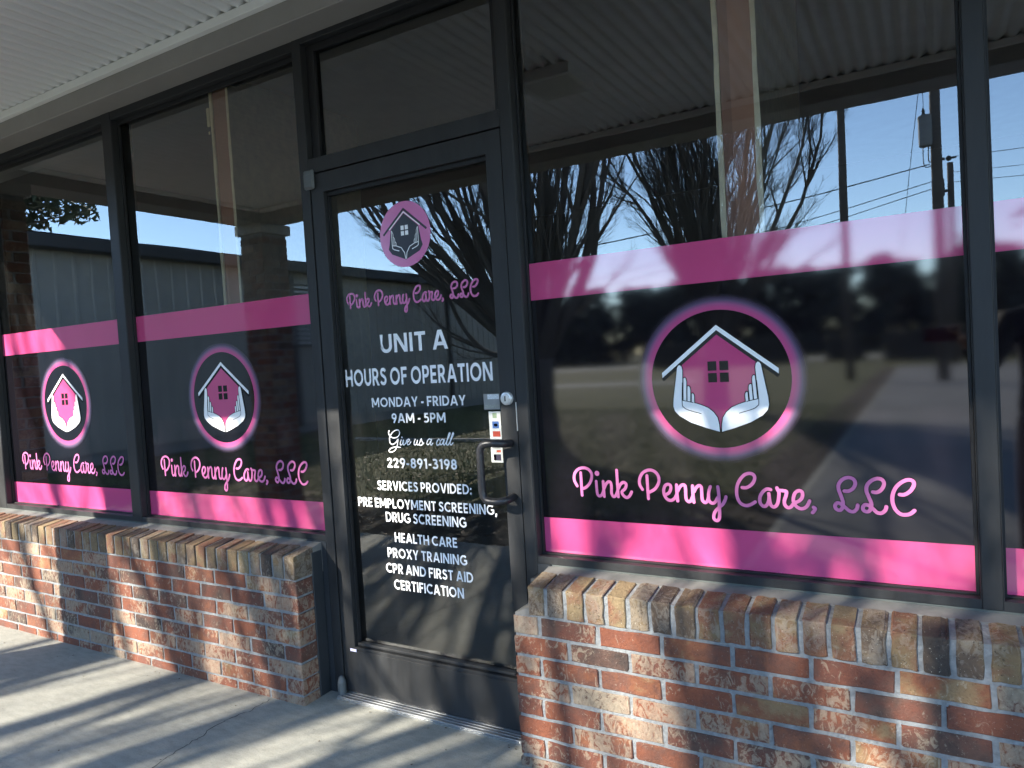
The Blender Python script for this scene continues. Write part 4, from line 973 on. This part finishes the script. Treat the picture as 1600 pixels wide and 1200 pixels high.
# utility poles and cables
def upole(base, h, r, label, name='utility_pole'):
    t = empty(name, base, label, 'utility pole'); b0 = Vector(base); V, F = [], []
    tube(V, F, [b0, b0+Vector((.02, 0, h*.5)), b0+Vector((.05, 0, h))], [r*1.15, r, r*.85], 12)
    part('shaft', mesh('shaft', V, F, True), M['pole'], t); return t
A0 = Vector((2.55, -21.75, -.05))
pa = upole(A0, 10.2, .145, 'utility pole carrying a grey transformer can at the lot edge')
bm = bmesh.new(); lathe(bm, (2.34, -21.70, 6.62), (0, 0, 1), [(.17, 0), (.185, .03), (.185, .80), (.195, .82), (.195, .85), (.15, .89), (.05, .91)], 18); part('transformer', bm, M['can'], pa)
bm = bmesh.new(); lathe(bm, (2.30, -21.70, 7.531), (0, 0, 1), [(.03, 0), (.05, .04), (.03, .07), (.05, .11), (.03, .14), (.015, .2)], 10)
part('bushing', bm, M['wire'], pa)
for zz in (6.75, 7.25): part('bracket', boxbm(2.40, 2.52, -21.78, -21.62, zz, zz+.06), M['wire'], pa)
bm = bmesh.new(); box(bm, 2.62, 2.78, -21.80, -21.70, 6.16, 6.22); lathe(bm, (2.80, -21.75, 6.19), (1, 0, 0), [(.03, 0), (.07, .03), (.07, .10), (.03, .14), (.02, .25)], 10); part('insulator', bm, M['wire'], pa)
V, F = [], []
tube(V, F, [Vector(p) for p in smooth_path([(2.26, -21.6, 6.63), (2.26, -21.55, 6.1), (2.34, -21.5, 5.98), (2.48, -21.58, 6.05)], 5)], [.014]*16, 5, False)
tube(V, F, [Vector(p) for p in smooth_path([(2.40, -21.55, 6.63), (2.38, -21.5, 6.2), (2.44, -21.5, 6.1), (2.52, -21.58, 6.2)], 5)], [.014]*16, 5, False)
part('lead', mesh('lead', V, F), M['wire'], pa)
pb = upole((3.22, -33.7, -.05), 8.45, .135, 'farther short utility pole with a small bracket, beside the transformer pole')
bm = bmesh.new(); box(bm, 2.90, 3.22, -33.6, -33.5, 7.2, 7.3); box(bm, 2.94, 3.04, -33.65, -33.45, 7.05, 7.75, .03); lathe(bm, (2.88, -33.55, 7.5), (0, 0, 1), [(.05, 0), (.1, .1), (.1, .22), (.04, .3)], 8); part('bracket', bm, M['wire'], pb)
bm = bmesh.new(); box(bm, 2.6, 3.55, -33.5, -33.42, 5.3, 5.36); part('crossarm', bm, M['pole'], pb)
upole((-.05, -23.75, -.05), 10.5, .12, 'plain dark pole standing between the bare trees and the transformer pole')
def cable(p, q, sag, label, r=.012):
    p, q = Vector(p), Vector(q); V, F = [], []
    pts = [p.lerp(q, i/20)-Vector((0, 0, sag*4*(i/20)*(1-i/20))) for i in range(21)]
    tube(V, F, pts, [r]*21, 5, False); o = obj('power_cable', mesh('power_cable', V, F), M['wire'])
    tag(o, label, 'cable', 'overhead cables at the utility poles')
cable((2.40, -21.75, 6.10), (-10.1, -12.5, 3.55), .25, 'service cable dropping from the transformer toward the warehouse eave', .016)
cable((2.47, -21.75, 5.62), (-24, -25, 3.2), .5, 'upper of two slack cables running left from mid pole')
cable((2.47, -21.75, 5.42), (-24, -25, 2.9), .6, 'lower of two slack cables running left from mid pole')
cable((2.92, -21.75, 6.22), (30, -23.5, 7.1), .4, 'cable running right from the insulator beside the transformer', .010)
cable((3.26, -33.7, 8.0), (40, -30, 7.6), .6, 'upper cable running right from the short pole', .012)
cable((3.26, -33.7, 7.6), (40, -30, 7.0), .6, 'lower cable running right from the short pole', .012)
cable((2.31, -21.75, 7.60), (2.28, -21.9, 10.0), 0, 'thin lead rising from the transformer top', .008)
cable((2.30, -21.95, 9.0), (.9, -26.5, -.05), 0, 'straight guy wire slanting down from the transformer pole', .009)
# ------------------------------------------------------------------ the photographer, seen only as a dim reflection
def skin_body(name, joints, edges, mat, root=None, sub=2, label=None):
    me = bpy.data.meshes.new(name); names = list(joints); idx = {n: i for i, n in enumerate(names)}
    me.from_pydata([joints[n][0] for n in names], [(idx[a], idx[b]) for a, b in edges], [])
    o = bpy.data.objects.new(name, me); COL.objects.link(o)
    sk = o.modifiers.new('skin', 'SKIN'); sk.use_smooth_shade = True
    for i, n in enumerate(names):
        r = joints[n][1]; sv = me.skin_vertices[0].data[i]
        sv.radius = r if isinstance(r, tuple) else (r, r); sv.use_root = (i == 0)
    ss = o.modifiers.new('sub', 'SUBSURF'); ss.levels = sub; ss.render_levels = sub
    me.materials.append(mat)
    if root is not None:
        o.parent = root
    if label: o['label'] = label
    return o
px, py = 2.72, -2.50
dark = simple('navy_jacket_cloth', (.020, .021, .028), .8); trous = simple('dark_trousers', (.018, .018, .022), .85)
skin = simple('skin', (.42, .25, .18), .5, .08, 14); hairm = simple('dark_hair', (.025, .018, .014), .6); shoe = simple('dark_shoes', (.02, .02, .02), .5)
J = {'pelvis': ((px, py, .95), (.155, .115)), 'waist': ((px, py+.01, 1.10), (.140, .105)), 'chest': ((px, py+.01, 1.28), (.165, .115)), 'collar': ((px, py, 1.42), (.105, .085)),
     'neck': ((px, py+.02, 1.49), .046), 'jaw': ((px-.01, py+.045, 1.565), (.066, .076)), 'skull': ((px-.01, py+.03, 1.655), (.077, .094)), 'crown': ((px-.01, py+.025, 1.71), (.058, .07)),
     'sh_l': ((px-.185, py+.02, 1.39), .066), 'el_l': ((px-.30, py+.16, 1.15), .048), 'wr_l': ((px-.40, py+.31, 1.285), .030), 'pa_l': ((px-.415, py+.325, 1.325), (.034, .018)),
     'sh_r': ((px+.185, py, 1.39), .066), 'el_r': ((px+.25, py-.03, 1.11), .048), 'wr_r': ((px+.255, py+.06, .88), .031), 'pa_r': ((px+.255, py+.075, .82), (.020, .036)),
     'hip_l': ((px-.095, py, .88), .098), 'kn_l': ((px-.11, py+.02, .50), .064), 'an_l': ((px-.12, py, .09), .042), 'to_l': ((px-.13, py+.16, .035), (.040, .030)),
     'hip_r': ((px+.095, py, .88), .098), 'kn_r': ((px+.11, py+.02, .50), .064), 'an_r': ((px+.12, py-.02, .09), .042), 'to_r': ((px+.14, py+.14, .035), (.040, .030))}
E_ = [('pelvis', 'waist'), ('waist', 'chest'), ('chest', 'collar'), ('collar', 'neck'), ('neck', 'jaw'), ('jaw', 'skull'), ('skull', 'crown'),
      ('collar', 'sh_l'), ('sh_l', 'el_l'), ('el_l', 'wr_l'), ('wr_l', 'pa_l'), ('collar', 'sh_r'), ('sh_r', 'el_r'), ('el_r', 'wr_r'), ('wr_r', 'pa_r'),
      ('pelvis', 'hip_l'), ('hip_l', 'kn_l'), ('kn_l', 'an_l'), ('an_l', 'to_l'), ('pelvis', 'hip_r'), ('hip_r', 'kn_r'), ('kn_r', 'an_r'), ('an_r', 'to_r')]
sl = lambda r, k: tuple(x*k for x in r) if isinstance(r, tuple) else r*k
CL = ('pelvis', 'waist', 'chest', 'collar', 'sh_l', 'el_l', 'sh_r', 'el_r', 'hip_l', 'kn_l', 'hip_r', 'kn_r', 'an_l', 'an_r')
body = skin_body('person', {n: (q, sl(r, .74) if n in CL else r) for n, (q, r) in J.items()}, E_, skin)
tag(body, 'person in dark jacket and trousers holding a phone toward the shop window', 'person')
# fingers: five short tapered chains per hand
V2, F2 = [], []
def finger(V, F, a, b, c, r): tube(V, F, [Vector(a), Vector(b), Vector(c), Vector(c)+(Vector(c)-Vector(b))*.35], [r, r*.95, r*.8, r*.35], 7)
V, F = [], []
hx, hy, hz = px-.415, py+.325, 1.335
for k in range(4):                                                  # left hand: fingers behind the phone, thumb in front below
    z = hz+.035-k*.020; L = (.058, .066, .062, .048)[k]
    finger(V, F, (hx-.008, hy-.004, z), (hx-.030, hy-.010, z+.006), (hx-.030-L*.6, hy-.011, z+.004), .0088-.0006*k)
finger(V, F, (hx+.002, hy+.016, hz-.005), (hx-.022, hy+.030, hz+.012), (hx-.052, hy+.031, hz+.022), .0105)
for k in range(4):
    L = (.062, .072, .067, .050)[k]; y = py+.105-k*.021
    finger(V2, F2, (px+.255, y, .800), (px+.250, y+.004, .800-L*.5), (px+.238, y+.004, .800-L), .0088-.0006*k)
finger(V2, F2, (px+.250, py+.105, .835), (px+.240, py+.135, .81), (px+.235, py+.145, .785), .0105)
part('fingers', mesh('fingers', V, F, True), skin, body); part('fingers', mesh('fingers', V2, F2, True), skin, body)
J['nape'] = ((px, py+.008, 1.475), (.066, .062)); E_.append(('collar', 'nape'))
jk = {n: J[n] for n in ('pelvis', 'waist', 'chest', 'collar', 'sh_l', 'el_l', 'wr_l', 'sh_r', 'el_r', 'wr_r', 'nape')}
jk = {n: (p, tuple(x+.014 for x in r) if isinstance(r, tuple) else r+.015) for n, (p, r) in jk.items()}
jk = {'hem': ((px, py, .84), (.190, .140)), **jk}; E_.append(('hem', 'pelvis'))
skin_body('jacket', jk, [e for e in E_ if e[0] in jk and e[1] in jk], dark, body)
tk = {n: J[n] for n in ('pelvis', 'hip_l', 'kn_l', 'an_l', 'hip_r', 'kn_r', 'an_r')}
tk = {n: (p, tuple(x+.012 for x in r) if isinstance(r, tuple) else r+.012) for n, (p, r) in tk.items()}
tk['pelvis'] = ((px, py, .985), (.120, .098)); tk['hip_l'] = ((px-.085, py, .86), (.088, .092)); tk['hip_r'] = ((px+.085, py, .86), (.088, .092))
skin_body('trousers', tk, [e for e in E_ if e[0] in tk and e[1] in tk], trous, body)
for s in ('l', 'r'):
    a, t_ = Vector(J['an_'+s][0]), Vector(J['to_'+s][0])
    skin_body('shoe', {'a': ((a.x, a.y-.05, .040), .044), 'b': ((a.x, a.y+.03, .048), .052), 'c': (tuple(t_+Vector((0, .0, .003))), (.048, .036))}, [('a', 'b'), ('b', 'c')], shoe, body)
skin_body('hair', {'a': ((px-.01, py-.005, 1.60), (.078, .070)), 'b': ((px-.01, py-.002, 1.68), (.087, .082)), 'c': ((px-.01, py+.025, 1.735), (.070, .080))}, [('a', 'b'), ('b', 'c')], hairm, body)
bm = bmesh.new()
fx, fy = px-.01, py+.03
lathe(bm, (fx, fy+.078, 1.615), (0, .9, -.35), [(.011, 0), (.014, .012), (.012, .024), (.004, .030)], 8)
part('nose', bm, skin, body)
eyem = simple('eye_white', (.7, .68, .66), .3)
for s in (-1, 1):
    bm = bmesh.new(); lathe(bm, (fx+s*.031, fy+.076, 1.648), (0, 1, 0), [(.012, 0), (.012, .006), (.006, .011)], 10); part('eye', bm, eyem, body)
bm = bmesh.new(); box(bm, fx-.024, fx+.024, fy+.072, fy+.090, 1.563, 1.573, .003); part('mouth', bm, simple('lips', (.35, .13, .11), .5), body)
for s in (-1, 1):
    bm = bmesh.new(); lathe(bm, (fx+s*.074, fy-.005, 1.635), (s, 0, 0), [(.022, 0), (.026, .008), (.018, .014)], 10); part('ear', bm, skin, body)
# the phone sits just behind the viewpoint, lens beside it
ph = part('phone', boxbm(2.126, 2.285, -2.1760, -2.1680, 1.300, 1.3775, bev=.0035), simple('maroon_phone_case', (.12, .012, .03), .4), body)
ph.parent = None; tag(ph, 'maroon cased phone held sideways by the person', 'phone')
bm = bmesh.new()
for x, z in ((2.141, 1.3552), (2.141, 1.327)): lathe(bm, (x, -2.1681, z), (0, 1, 0), [(.0075, 0), (.0075, .002), (.0055, .0026)], 16)
obj('camera_lens', bm, M['black'], ph)
